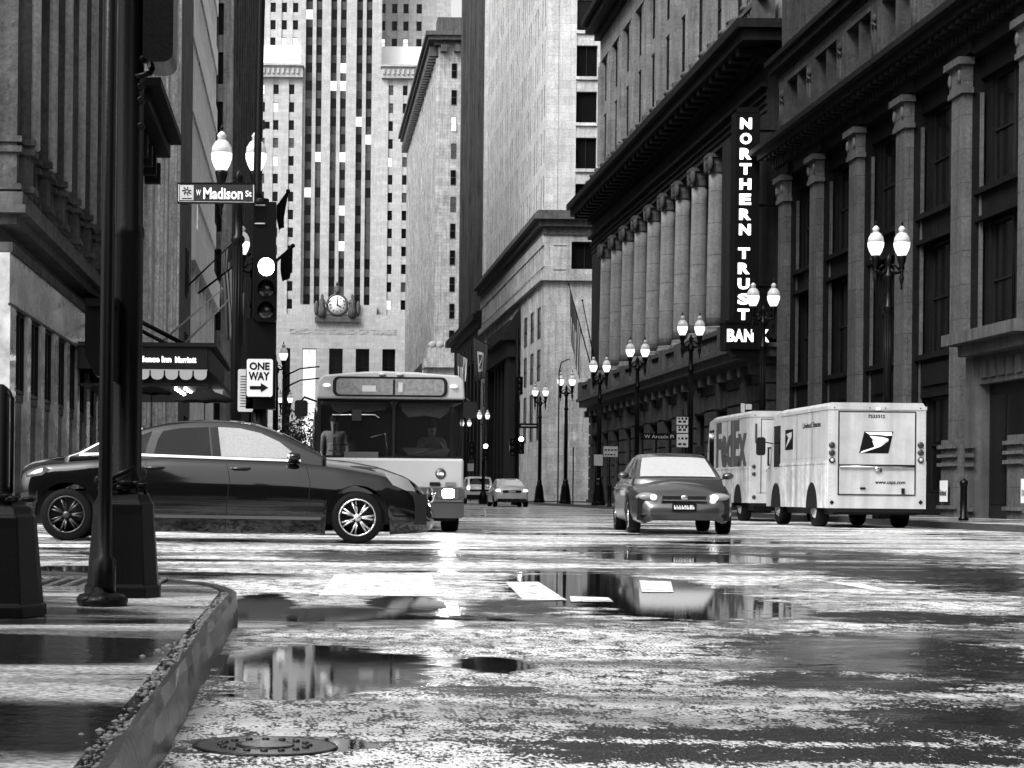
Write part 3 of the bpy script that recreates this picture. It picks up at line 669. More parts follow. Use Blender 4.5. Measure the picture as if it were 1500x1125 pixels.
# north face: blank stone with one column of wide windows
wx0, wx1 = (838-PX)/FOC*148, (863-PX)/FOC*148
Fn.box(mb, XR, wx0, 20.6, ZT, -.6, 0); Fn.box(mb, wx1+.3, 40, 20.6, ZT, -.6, 0)
z = 20.6; zz = [PY-335, PY-235]; flr = [22.0+i*3.52 for i in range(11)]
prev = 20.6
for i, z0 in enumerate(flr):
    Fn.box(mb, wx0, wx1+.3, prev, z0, -.59, -.05); Fn.box(mb, wx0-.05, wx1+.3, z0-.25, z0-.02, -.04, .12)
    R3.window(Fn, (wx0+wx1)/2+.15, z0+.01, wx1-wx0+.28, 2.35, -.35, 'mull' if i % 2 else 'bare', 1 if i == 6 else 0); prev = z0+2.38
Fn.box(mb, wx0, wx1+.3, prev, ZT, -.59, -.05)
R3.part('wall', mb, M_stone('tower_stone', .50, brick=(1.2, .62, .012), var=.22, streak=.2))
bs = MB()   # base block
Fb = Face('R', XR-.35); Fm = Face('N', 147.6)
def px2a(px): return dist(px, XR-.35)
bs.box(XR+.5, 40, 148.5, 200, 0, 20.3)
wins = []
a = 149.3
Fb.box(bs, 147.6, 149.6, 0, 16.9, -.8, 0)
ks = 0; a = 149.6
while a < 197:
    zs = [(4.8, 8.6), (9.4, 11.9), (12.7, 15.2)] if not (164 < a < 188) else []
    wv = 2.7; prevz = 0
    for z0, z1 in zs:
        Fb.box(bs, a, a+wv, prevz, z0, -.8, -.05); R3.window(Fb, a+wv/2, z0+.01, wv-.02, z1-z0-.02, -.12, 'sash', 0); prevz = z1
    Fb.box(bs, a, a+wv, prevz, 16.9, -.8, -.05)
    Fb.box(bs, a+wv, a+wv+1.9, 0, 16.9, -.8, 0); a += 4.6
# attic storey with close pilasters
Fb.box(bs, 147.6, 200, 16.9, 17.4, -.8, .35); Fb.box(bs, 147.6, 200, 17.41, 18.0, -.8, .0)
a = 149.2
while a < 199: Fb.box(bs, a, a+.55, 18.0, 19.6, -.8, .1); Fb.box(bs, a+.55, a+1.35, 18.0, 19.6, -.8, -.5); a += 1.35
Fb.box(bs, 147.6, 149.2, 18.0, 19.6, -.8, .05)
Fb.box(bs, 147.6, 200, 19.6, 20.4, -.8, .15)
Fm.box(bs, XR-.35+.8, 40, 0, 16.9, -.8, 0); Fm.box(bs, XR-.7, 40, 16.9, 17.4, -.8, .35)
Fm.box(bs, XR-.3, wx0-.3, 17.4, 20.4, -.8, .02); Fm.box(bs, wx1+.5, 40, 17.4, 20.4, -.8, .02); Fm.box(bs, wx0-.3, wx1+.5, 19.9, 20.4, -.8, .0); Fm.box(bs, wx0-.3, wx1+.5, 17.4, 17.8, -.8, .0)
R3.window(Fm, (wx0+wx1)/2+.1, 17.81, wx1-wx0+.7, 2.05, -.4, 'mull', 0)
Fm.box(bs, XR+.3, wx0-.7, 17.75, 17.85, .02, .08); Fm.box(bs, XR+.3, wx0-.7, 19.6, 19.7, .02, .08)
R3.part('podium', bs, M_stone('podium_stone', .40, brick=(1.1, .6, .012)))
cn = MB()
for (z0, z1, o_) in [(20.4, 21.0, .15), (21.0, 21.5, .5), (21.5, 21.9, .9), (21.9, 22.2, .6)]:
    Fb.box(cn, 147.6-o_, 200, z0, z1, -.8, o_); Fm.box(cn, XR-.3, 40, z0, z1, -.8, o_)
a = XR-.1
while a < 24: cn.ball((a, 147.5, 20.72), .22, .12, .22, 8, 5); a += .62
R3.part('cornice', cn, trim_mid)
# pedimented doorway
pt = MB(); 
Fb.box(pt, 164, 167, 0, 12.2, 0.02, .9); Fb.box(pt, 183, 186, 0, 12.2, 0.02, .9)
Fb.box(pt, 163.6, 186.4, 12.2, 13.6, 0.02, 1.1); Fb.box(pt, 163.2, 186.8, 13.6, 14.2, 0.02, 1.7); Fb.box(pt, 164.5, 185.5, 14.2, 15.4, .02, .8)
for s in range(4): Fb.box(pt, 170+s*3, 170.8+s*3, 0, 12.1, .1, .6)
pt.prism([(XR-1.8, 14.2), (XR-.4, 14.2), (XR-.4, 16.4)], 163.4, 164.2)
R3.part('doorway', pt, trim_dark)
dk = MB(); Fb.box(dk, 167, 183, 0, 12.1, .03, .05); R3.part('door', dk, glass_dark); R3.finish()

# ---- the colonnaded bank (px 860-1140) ------------------------------------------------------------
BK = Building('bank_building', 'classical bank with a row of giant columns and heavy cornice, hung with a vertical sign', 'bank', (24, 100, 0)); BK.frame = frame_dark
Y0, Y1 = 78.0, 125.5
F = Face('R', XR); Fn = Face('N', Y0)
colD = [82.6, 88.4, 92.3, 96.3, 100.2, 104.2, 108.3, 112.4, 116.5, 120.6]
mb = MB()
mb.box(XR+3.6, 40, Y0+1.5, Y1, 0, 29.8)                                   # core
# rusticated ground floor: piers between openings
open_ = []
pos = [80.6]+[(colD[i]+colD[i+1])/2 for i in range(len(colD)-1)]+[123.0]
ped = [Y0]+[p for p in pos for _ in (0,)]
gw = 2.1; cur = Y0
gf = MB()
for p in pos:
    F.box(gf, cur, p-gw/2, .0, 6.0, -1.0, 0)
    F.box(gf, p-gw/2, p+gw/2, 0, .9, -1.0, -.1); F.box(gf, p-gw/2, p+gw/2, 4.4, 6.0, -1.0, .04)
    BK.window(F, p, .92, gw-.02, 3.45, -.22, 'grid', 0); cur = p+gw/2
F.box(gf, cur, Y1, 0, 6.0, -1.0, 0)
for zz in (0.9, 1.6, 2.3, 3.0, 3.7, 4.4, 5.1): pass
# rustication: courses standing proud with grooves between them
zc = .35
while zc < 5.6:
    cur = Y0
    for p in pos+[Y1+gw/2]:
        if p-gw/2-cur > .3: F.box(gf, cur+.02 if cur > Y0 else cur-.09, p-gw/2-.02, zc, zc+.60, 0.003, .10)
        cur = p+gw/2
    zc += .70
for p in pos:   # keystones
    F.box(gf, p-.28, p+.28, 4.45, 5.6, .045, .34); F.box(gf, p-1.0, p-.4, 4.5, 5.2, .045, .16); F.box(gf, p+.4, p+1.0, 4.5, 5.2, .045, .16)
F.box(gf, Y0-.15, Y1, 0, .34, -.9, .22)
Fn.box(gf, XR, 40, 0, 6.0, -1.4, 0)
zc = .35
while zc < 5.6: Fn.box(gf, XR-.05, 30, zc, zc+.6, .003, .09); zc += .7
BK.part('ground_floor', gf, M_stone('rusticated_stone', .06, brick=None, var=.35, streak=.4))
# ledge, balustrade
ld = MB()
cornice(ld, F, Y0, Y1, 6.0, [(0, .25, .25), (.25, .6, .75), (.6, .78, .95)], 'a'); Fn.box(ld, XR-.95, 40, 6.25, 6.78, -.5, .75)
a = Y0+.4
while a < Y1-.4: ld.lathe([(.09, 6.78), (.13, 6.85), (.06, 7.05), (.12, 7.25), (.07, 7.5), (.1, 7.6)], (XR-.55, a, 0), 6); a += .42
F.box(ld, Y0-.3, Y1, 7.6, 7.8, .35, .75)
for c in colD+[Y0+.4, Y1-.6]: F.box(ld, c-.55, c+.55, 6.785, 7.85, .25, .85)
dentils(ld, F, Y0+.3, Y1, 5.6, 5.99, .101, .5, 2.0, .5)
BK.part('ledge', ld, trim_mid)
# wall behind the colonnade
for i, p in enumerate(pos):
    prev = 7.0; w = 1.7
    for z0, z1 in ((8.0, 11.2), (12.2, 15.4)):
        F.box(mb, p-w/2, p+w/2, prev, z0, -2.6, -1.45); BK.window(F, p, z0+.01, w-.02, z1-z0-.02, -1.7, 'grid', 0); prev = z1
    F.box(mb, p-w/2, p+w/2, prev, 16.2, -2.6, -1.45)
cur = Y0+1.5
for p in pos: F.box(mb, cur, p-.85, 7.0, 16.2, -2.6, -1.3); cur = p+.85
F.box(mb, cur, Y1, 7.0, 16.2, -2.6, -1.3)
# corner piers (antae)
F.box(mb, Y0, Y0+3.0, 7.0, 16.2, -2.6, 0); F.box(mb, Y1-3.2, Y1, 7.0, 16.2, -2.6, 0); F.box(mb, 84.6, 86.2, 7.0, 16.2, -1.29, .05)
Fn.box(mb, XR+2.6, 40, 6.0, 16.2, -1.6, -.03)
# entablature and upper storeys
F.box(mb, Y0, Y1, 16.2, 17.2, -2.6, .05); F.box(mb, Y0, Y1, 17.2, 18.4, -2.6, 0.0)
Fn.box(mb, XR+2.6, 40, 16.2, 18.4, -1.6, .02)
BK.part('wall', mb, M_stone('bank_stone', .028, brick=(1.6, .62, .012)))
up = MB(); U = Face('R', XR+.5); a0, a1 = Y0+.5, Y1
U.box(up, a0, a1, 19.5, 21.6, -2, 0)
bays = 11; bwid = (a1-a0)/bays
for i in range(bays+1):
    c = a0+i*bwid; U.box(up, max(c-.42, a0), min(c+.42, a1), 21.6, 28.6, -1.5, .16); U.box(up, max(c-.26, a0), min(c+.26, a1), 21.9, 28.3, .161, .24)
for i in range(bays):
    c = a0+(i+.5)*bwid
    U.box(up, c-.09, c+.09, 21.6, 28.6, -1.4, .0); U.box(up, c-bwid/2+.42, c+bwid/2-.42, 25.1, 25.9, -1.4, -.1)
    for s in (-1, 1):
        ww = bwid/2-.42-.09-.02
        BK.window(U, c+s*(.09+ww/2+.01), 21.62, ww, 3.45, -.22, 'sash', 2 if rb_.random() < .25 else 0); BK.window(U, c+s*(.09+ww/2+.01), 25.92, ww, 2.65, -.22, 'sash', 0)
U.box(up, a0, a1, 28.6, 30.0, -1.5, .1); up.box(XR+2.5, 40, Y0+.6, Y1, 18.4, 42)
Fn2 = Face('N', Y0+.5); Fn2.box(up, XR+.5, 40, 19.5, 30, -1.9, 0)
T2 = Face('R', XR+3)
grid(BK, up, T2, Y0+3, Y1-1, 31.4, 41.0, 10, 3.2, .9, 1.0, core=1)
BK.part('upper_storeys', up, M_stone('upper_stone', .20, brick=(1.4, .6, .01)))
cn = MB()
for (z0, z1, o_) in [(18.4, 18.7, .45), (18.7, 19.15, 1.35), (19.15, 19.5, 1.6)]:
    F.box(cn, Y0-o_, Y1+o_*.5, z0, z1, -2.4, o_); Fn.box(cn, XR+2.4, 40, z0, z1, -1, o_)
dentils(cn, F, Y0, Y1, 18.05, 18.39, .0, .35, .5, .28); dentils(cn, F, Y0, Y1, 18.41, 18.69, .46, 1.2, 1.3, .5)
for (z0, z1, o_) in [(30.0, 30.4, .5), (30.4, 30.9, 1.1), (30.9, 31.3, 1.4)]: U.box(cn, a0-o_, a1, z0, z1, -2, o_); Fn2.box(cn, XR+2.5, 40, z0, z1, -.6, o_)
F.box(cn, Y0-.06, Y1, 16.2+.25, 16.2+.32, .05, .13); F.box(cn, Y0-.06, Y1, 16.75, 16.84, .05, .16); F.box(cn, Y0-.1, Y1, 17.12, 17.28, .05, .3)
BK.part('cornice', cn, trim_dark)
pr = MB()     # parapet with wave-scroll rail
F.box(pr, Y0-.2, Y1, 19.5, 19.75, -.6, .6)
for i in range(bays+1):
    c = a0+i*bwid; F.box(pr, max(c-.35, Y0-.2), min(c+.35, Y1), 19.75, 20.9, -.3, .5)
    for s in range(7): q = c+.6+s*.52; pr.lathe([(.12, 19.75), (.16, 19.9), (.07, 20.2), (.14, 20.5), (.1, 20.65)], (XR-.25, q, 0), 6)
F.box(pr, Y0-.2, Y1, 20.65, 20.85, .1, .42)
for i in range(bays*2): pr.ball((XR-.3, a0+i*bwid/2+.3, 20.98), .22, .45, .16, 8, 4)
BK.part('parapet', pr, trim_mid)
# columns: each a part with base and capital
cs = MB(); prof = []
for i in range(13): t_ = i/12; prof.append((.44-.07*t_**1.6, 8.35+t_*6.95))
cs.lathe(prof, (0, 0, 0), 24); ce = cs.mesh('column', column_stone)
cb = MB(); cb.box(-.98, .98, -.98, .98, 7.85, 8.02); cb.lathe([(.96, 8.02), (1.0, 8.1), (.9, 8.18), (.86, 8.24), (.9, 8.3), (.8, 8.36)], (0, 0, 0), 24); cbm = cb.mesh('base', column_stone)
cc = MB(); cc.lathe([(.67, 15.3), (.74, 15.38), (.7, 15.45), (.84, 15.7), (.86, 15.75)], (0, 0, 0), 20)
cc.box(-.9, .9, -.9, .9, 16.02, 16.19)
for sx in (-1, 1):
    for sy in (-1, 1): cc.lathe([(.01, -.16), (.32, -.16), (.34, 0), (.32, .16), (.01, .16)], (sx*.72, sy*.76, 15.72), 12, ax='x')
cc.box(-.86, .86, -.7, .7, 15.75, 16.02); ccm = cc.mesh('capital', trim_mid)
for c in colD:
    o = bpy.data.objects.new('column', ce); o.location = (XR+.2, c, 0); link(o, BK.root)
    for nm, me in (('column_base', cbm), ('capital', ccm)):
        q = bpy.data.objects.new(nm, me); q.location = (XR+.2, c, 0); q.scale = (.58, .58, 1); scene.collection.objects.link(q); q.parent = o; q.matrix_parent_inverse = Matrix.Translation(o.location).inverted()
BK.finish()

# ---- near right block (px 1137-1500) ---------------------------------------------------------------
R1 = Building('office_block', 'dark ornate stone block with tall pilasters behind the parked delivery trucks', 'building', (24, 60, 0)); R1.frame = frame_dark
YA, YE = 40.0, 75.8; F = Face('R', XR)
pil = [75.0, 70.3, 65.2, 60.0, 54.8, 49.6, 44.4, 40.5]
mb = MB(); mb.box(XR+1.6, 40, YA, YE, 0, 24)
Fend = Face('N', 0)
pl = MB(); jm = MB()
for c in pil:
    w = .48
    F.box(pl, c-w, c+w, 2.3, 12.0, -.12, .14); F.box(jm, c-w+.01, c+w-.01, .01, 12.9, -1.4, -.121)
    F.box(pl, c-w-.12, c+w+.12, 0, 2.3, -.12, .3)
    for zz in (.35, 1.55, 1.8, 2.05): F.box(pl, c-w-.2, c+w+.2, zz, zz+.1, .301, .40)
    F.box(pl, c-w-.12, c+w+.12, 12.0, 12.15, -.12, .22); F.box(pl, c-w-.03, c+w+.03, 12.15, 12.8, -.12, .2); F.box(pl, c-w-.16, c+w+.16, 12.8, 13.0, -.12, .34)
    for s in (-1, 1):
        pl.ball((XR-.22, c+s*.40, 12.5), .07, .1, .2, 8, 6); F.box(pl, c+s*(w+.12)-.03, c+s*(w+.12)+.03, 2.4, 12.0, -.4, -.30)
R1.part('jambs', jm, stone_dark); R1.part('pilasters', pl, M_stone('pilaster_stone', .095, brick=(3, .95, .02), var=.3, streak=.3))  # shade on the pilaster returns put into darker jamb stone
wl = MB()
for a, b in zip(pil[1:], pil[:-1]):
    lo, hi = a+.48, b-.48; mid = (lo+hi)/2; ww = hi-lo-1.3
    for z0, z1 in ((3.7, 5.0), (8.5, 9.3), (12.4, 13.2)): F.box(wl, lo, hi, z0, z1, -1.55, -.35)
    F.box(wl, lo, hi, 0, .8, -1.55, -.35)
    for z0 in (5.0, 9.3): F.box(wl, lo-.0, hi, z0-.16, z0+.0, -.349, -.18)
    F.box(wl, lo, hi, 8.5-.12, 8.5, -.349, -.2)
    for s in (-1, 1): F.box(wl, mid+s*(hi-lo)/2-.45*(s > 0), mid+s*(hi-lo)/2+.45*(s < 0), .8, 12.4, -1.54, -.5)
    wn = (hi-lo-.9)/2
    for s in (-1, 1):
        for z0, z1 in ((.82, 3.68), (5.02, 8.36), (9.32, 12.38)):
            if 49 < mid < 53 and z0 < 1: continue
            R1.window(F, mid+s*wn/2, z0, wn-.06, z1-z0, -.62, 'sash', 0)
    tb = wl; tb.tube([(XR+.56, mid, 4.9), (XR+.56, mid, 12.4)], .055, 6)
    for zz in (5.1, 8.9): tb.ball((XR+.55, mid, zz), .1, .1, .16, 6, 4)
    F.box(wl, lo+.5, hi-.5, 4.05, 4.7, -.349, -.28)
F.box(wl, YA, YE, 13.0, 13.7, -1.5, .0)
for c in pil: F.box(wl, c-.9, c+.9, 13.05, 13.5, .001, .12)
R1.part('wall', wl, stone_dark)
F.box(mb, YA, YE, 13.7, 14.3, -1.5, -.05)
cn = MB(); cornice(cn, F, YA, YE, 13.7, [(0, .18, .35), (.18, .42, .75), (.42, .62, 1.0)], 'b'); dentils(cn, F, YA, YE, 13.42, 13.69, .02, .3, .36, .2); dentils(cn, F, YA, YE, 13.72, 13.87, .36, .66, .6, .3)
cornice(cn, F, YA, YE, 17.0, [(0, .2, .15), (.2, .5, .4), (.5, .7, .55)], 'b')
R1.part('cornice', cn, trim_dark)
# attic of small paired windows between carved panels
at = MB(); a = YE-.2; i = 0
F.box(at, YA, YE, 14.32, 14.6, -1.5, .05); F.box(at, YA, YE, 16.6, 17.0, -1.5, .1)
while a > YA+3:
    F.box(at, a-1.1, a, 14.6, 16.6, -1.5, .1)
    F.box(at, a-.95, a-.85, 14.7, 16.5, .101, .16); F.box(at, a-.25, a-.15, 14.7, 16.5, .101, .16)
    at.ball((XR-.12, a-.55, 15.35), .09, .14, .5, 10, 8); at.ball((XR-.14, a-.5, 16.2), .09, .16, .16, 8, 6); at.tube([(XR-.16, a-.72, 15.9), (XR-.2, a-.5, 16.05), (XR-.16, a-.35, 15.8), (XR-.16, a-.5, 14.85)], .045, 6)
    for s in range(2):
        R1.window(F, a-1.1-.08-.6-s*1.45, 14.62, 1.18, 1.96, -.5, 'bare', 0)
    F.box(at, a-1.1-1.55, a-1.1-1.32, 14.6, 16.6, -1.5, .04)
    F.box(at, a-1.1-2.9-.06, a-1.1-2.78, 14.6, 16.6, -1.5, .0)
    a -= 4.0+.06
R1.part('attic', at, M_stone('attic_stone', .06, brick=None, var=.5, bump=1.0, bscale=9))
up = MB()
for i in range(12):
    c = YE-.4-i*2.6; F.box(up, c-.38, c+.38, 17.7, 23.6, -1.4, .0); F.box(up, c-.52, c-.45, 17.7, 23.6, -1.2, -.3)
    if c-2.2 > YA: R1.window(F, c-1.3, 17.72, 1.75, 5.8, -.9, 'mull', 0)
F.box(up, YA, YE, 23.6, 25, -1.5, .1); R1.part('upper_storeys', up, stone_mid)
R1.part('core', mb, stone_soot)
# doorway with hood
dw = MB()
F.box(dw, 47.2, 52.6, 4.75, 5.05, .12, 1.25); F.box(dw, 47.5, 52.3, 4.45, 4.75, .12, .9); F.box(dw, 47.9, 51.9, 3.7, 4.45, .12, .45)
F.box(dw, 51.9, 52.5, 0, 4.45, .12, .62); F.box(dw, 47.3, 47.9, 0, 4.45, .12, .62)
for s in range(6): F.box(dw, 48.1+s*.62, 48.5+s*.62, 3.86, 4.3, .451, .52)
for c in (52.2, 47.6):
    for zz in (.3, 1.5, 1.75, 2.0): F.box(dw, c-.42, c+.42, zz, zz+.1, .621, .72)
d_ = R1.part('doorway', dw, trim_mid)
dd = MB(); F.box(dd, 47.9, 51.9, 0.14, 3.7, .13, .16); R1.part('door', dd, frame_dark)
dg = MB()
for s in range(3): F.box(dg, 48.05+s*1.3, 49.15+s*1.3, .5, 3.4, .161, .18)
R1.part('door_glass', dg, glass_dark); R1.finish()
# poster panels at the foot of two pilasters
for i, (c, wd, lb) in enumerate(((54.8, .62, 'narrow torn white notice pasted low on the pilaster left of the dark doorway'), (47.6, .8, 'wide white notice pasted low on the pilaster right of the dark doorway'))):
    t = thing('notice', lb, 'notice', (XR-.42, c, .75)); mb = MB(); x_ = XR-.405 if i == 0 else XR-.73
    mb.box(x_-.02, x_, c-wd/2, c+wd/2, .55, 1.15); mb.build('sheet', white_sign, t)
    mb = MB(); r_ = random.Random(i)
    for k in range(9): q = c-wd/2+.05+k*wd/10; mb.box(x_-.024, x_-.021, q, q+.03+r_.random()*.02, .72, .80+r_.random()*.1)
    mb.build('print', black_sign, t)

# ---- left side ---------------------------------------------------------------------------------------
XL = -5.9
L1 = Building('corner_building', 'dark corner building with marble shopfront and clustered piers at the left edge', 'building', (-9, 50, 0)); L1.frame = frame_dark
F = Face('L', XL); y0, y1 = 38.6, 57.2
mb = MB(); mb.box(-40, XL-1.5, y0+.3, y1, 0, 50)
Fn = Face('N', y0); Fn.box(mb, -40, XL-.6, 0, 24, -.3, 0)
L1.part('core', mb, stone_soot)
mm = MB(); zt = 4.35
F.box(mm, y0, y1, zt, 5.35, -1.4, 0)
a = y0; k = 0
cols_ = []
while a < y1-1:
    pw = .55 if k % 3 else .8; F.box(mm, a, a+pw, 0, zt, -1.4, .02); cols_.append((a+pw, a+pw+1.65)); a += pw+1.65; k += 1
F.box(mm, a, y1, 0, zt, -1.4, .02)
L1.part('shopfront', mm, marble)
for b0, b1 in cols_:
    L1.window(F, (b0+b1)/2, .55, b1-b0-.02, 1.9, -.1, 'bare', 0); L1.window(F, (b0+b1)/2, 2.62, b1-b0-.02, zt-2.66, -.1, 'mull', 2 if rb_.random() < .4 else 0)
tr = MB(); F.box(tr, y0, y1, 2.46, 2.60, -1.3, -.06); F.box(tr, y0, y1, 0, .5, -1.3, -.02)
F.box(tr, y0, y1, zt-.06, zt, -.02, .03)
L1.part('transom', tr, trim_mid)
cn = MB(); F.box(cn, y0, y1, 5.35, 5.9, -1.4, -.25); cornice(cn, F, y0, y1, 5.9, [(0, .2, .15), (.2, .36, .35), (.36, .62, .28)], 'a')
dentils(cn, F, y0, y1, 5.36, 5.56, -.25, .05, .32, .18)
L1.part('cornice', cn, trim_mid)
# clustered vertical piers above
up = MB(); a = y0; k = 0
while a < y1-2.3:
    for q, w_, o_ in ((0, .35, .12), (.42, .5, .32), (1.0, .3, .1)):
        up.box(XL-1.2, XL+o_, a+q, a+q+w_, 6.52, 24)
        if q == .42: sh_ = MB(); sh_.tube([(XL+o_+.0, a+q+.25, 7.5), (XL+o_, a+q+.25, 24)], .17, 10); L1.part('pier_shaft', sh_, stone_plain)  # lit pier edges put in as paler stone
        for zz in (6.6, 7.35, 7.55): up.box(XL-1.1, XL+o_+.1, a+q-.06, a+q+w_+.06, zz, zz+.12)
    up.box(XL-1.2, XL-.15, a+1.5, a+1.56, 6.52, 24)
    L1.window(F, a+2.1, 7.0, 1.0, 4.6, -.8, 'sash', 0); L1.window(F, a+2.1, 12.4, 1.0, 5.0, -.8, 'sash', 0)
    F.box(up, a+1.6, a+2.64, 11.6, 12.4, -1.2, -.4); F.box(up, a+1.6, a+2.64, 6.52, 7.0, -1.2, -.4); F.box(up, a+1.6, a+2.64, 17.4, 24, -1.2, -.4)
    a += 2.68; k += 1
L1.part('piers', up, M_stone('pier_stone', .07, brick=None, bump=.8, bscale=8, var=.5)); L1.finish()

L2 = Building('narrow_building', 'pale stone building with carved pilasters and a hanging cornice, left of the rough grey slab', 'building', (-9, 77, 0)); L2.frame = frame_dark
y0, y1 = 57.5, 86.5; mb = MB(); mb.box(-40, XL-1.3, y0, y1, 0, 40)
a = y0
for k in range(8):
    F.box(mb, a, a+1.5, 0, 40, -1.28, .1 if k % 2 == 0 else .25); F.box(mb, a+.5, a+1.0, 0, 40, .26, .34); a += 3.8
for z in (0, 5.5, 10.5, 14.5, 18.5, 22.5, 26.5): F.box(mb, y0, y1, z, z+1.1, -1.27, -.1)
for k in range(7):
    for z, h in ((1.12, 4.3), (6.62, 3.8), (11.62, 2.8), (15.62, 2.8), (19.62, 2.8)): L2.window(F, y0+1.5+k*3.8+1.15, z, 2.26, h, -.2, 'grid', litpick(.02, .2))
L2.part('wall', mb, M_stone('carved_stone', .75, brick=None, var=.5, vscale=3, bump=1.0, bscale=5, streak=.3))
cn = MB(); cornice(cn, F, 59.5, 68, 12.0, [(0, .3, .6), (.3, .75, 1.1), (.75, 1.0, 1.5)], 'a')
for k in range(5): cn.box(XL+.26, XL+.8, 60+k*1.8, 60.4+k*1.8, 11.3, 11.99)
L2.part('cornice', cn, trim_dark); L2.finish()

L3 = Building('narrow_building', 'plain rough grey stone slab between the carved and the banded buildings', 'building', (-9, 91, 0))
mb = MB(); mb.box(-40, XL+.15, 86.6, 96.9, 0, 45); mb.box(-40, XL+.5, 86.6, 88, 13.6, 14.2); L3.part('wall', mb, M_stone('rough_stone', .13, brick=(1.6, .8, .01), bump=.9, bscale=14, var=.4))
for z in (2, 6, 10): L3.window(Face('L', XL+.15), 93, z, 1.4, 2.2, .03, 'sash', 0)
L3.finish()

L4 = Building('banded_building', 'office building with broad white bands between rows of close-set windows on the left', 'building', (-9, 110, 0)); L4.frame = white_paint
y0, y1 = 97.0, 125.0; F4 = Face('L', XL); mb = MB(); mb.box(-40, XL-.9, y0, y1, 0, 46)
for z in (3.8,): pass
z = 13.2; zz = []
F4.box(mb, y0, y1, 12.2, 13.9, -.88, .35)
z = 13.9
while z < 44:
    a = y0
    while a < y1-.3: F4.box(mb, a, a+.42, z, z+2.3, -.88, .0); a += 1.35
    F4.box(mb, y0, y1, z+2.3, z+3.75, -.88, .08); zz.append(z); z += 3.75
a = y0
while a < y1: F4.box(mb, a, a+.9, 0, 12.2, -.88, .1); a += 3.6
L4.part('wall', mb, mat('white_stone', .85, .7, bump=.3, bscale=7, var=.15, streak=.2))
for z in zz[:7]:
    for k in range(18): L4.window(F4, y0+.42+.465+k*1.35, z+.02, .9, 2.26, -.12, 'bare', litpick(.02, .25))
for k in range(7): L4.window(F4, y0+.9+1.35+k*3.6, .3, 2.66, 11.7, -.5, 'tall', 0)
L4.finish()

L5 = Building('office_tower', 'tall soot-dark tower of vertical ribs behind the twin lamp heads on the left', 'building', (-12, 180, 0)); L5.frame = frame_dark
mb = MB(); Fn = Face('N', 145.2); F5 = Face('L', XL+.3)
mb.box(-40, XL-.6, 146.4, 209, 0, 62)
k = 0; x = XL+.3-.75; xs = []
while x > -22:
    w = .75 if k % 3 == 0 else .3; Fn.box(mb, x, x+w, 0, 62, -1.18, .15 if k % 3 == 0 else -.1); xs.append(x); x -= 1.05; k += 1
z = 4
while z < 62: Fn.box(mb, -22, XL-.2, z, z+1.3, -1.17, -.5); z += 3.7
for j in range(9):
    for x in xs[:9]: L5.window(Fn, x-.16+.0, 5.32+j*3.7, .5, 2.36, -.8, 'bare', litpick(.03, .05))
a = 146.5; k = 0
while a < 208: F5.box(mb, a, a+(1.2 if k % 3 == 0 else .5), 0, 62, -1.1, .1 if k % 3 == 0 else -.15); a += 2.0; k += 1
L5.part('wall', mb, M_stone('ribbed_stone', .09, brick=None, bump=.9, bscale=7, var=.5, streak=.5))
F5.box(mb, 145.0, 146.3, 0, 62.2, -1.1, .2)
L5.root.children[0].data; ed = MB(); F5.box(ed, 209.02, 232, 0, 62, -8, .25); L5.part('corner_bay', ed, stone_mid); L5.finish(60)
L6 = Building('office_block', 'sliver of pale gridded office building behind the black mast, left of the skyscraper', 'building', (-20, 300, 0)); L6.frame = frame_mid
mb = MB(); grid(L6, mb, Face('L', -9.5), 262, 370, 0, 64, 24, 4.0, 2.0, 1.4, core=20, lit=(.05, .3)); grid(L6, mb, Face('N', 262), -26, -9.6, 0, 64, 6, 4.0, 1.2, 1.4, core=1, lit=(.1, .3)); L6.part('wall', mb, stone_light); L6.finish(80)
# blocks north of the crossing, behind the camera: unseen, dark for reflections; the far one is added for that
for nm, lb, x0, x1, y0, y1, h in (('office_block', 'stone office block behind the viewpoint on the near left corner', -40, -5.9, -60, -9, 26), ('office_block', 'stone office block behind the viewpoint on the near right corner', 19, 55, -60, 10, 20), ('office_block', 'unseen stone block added to close the street behind for dark reflections', -60, 60, -135, -110, 24)):
    Bk = Building(nm, lb, 'building', ((x0+x1)/2, (y0+y1)/2, 0)); mb = MB(); mb.box(x0+.9, x1-.9, y0, y1-.9, 0, h); Fq = MB()
    z = 0
    while z < h:
        mb.box(x0+.2, x1-.2, y0, y1-.2, z, z+1.3); z += 3.8
    x = x0
    while x < x1-1: mb.box(x, x+1.2, y0, y1, 0, h-.01); x += 3.9
    Bk.part('wall', mb, M_stone('dark_reflect_stone', .025))
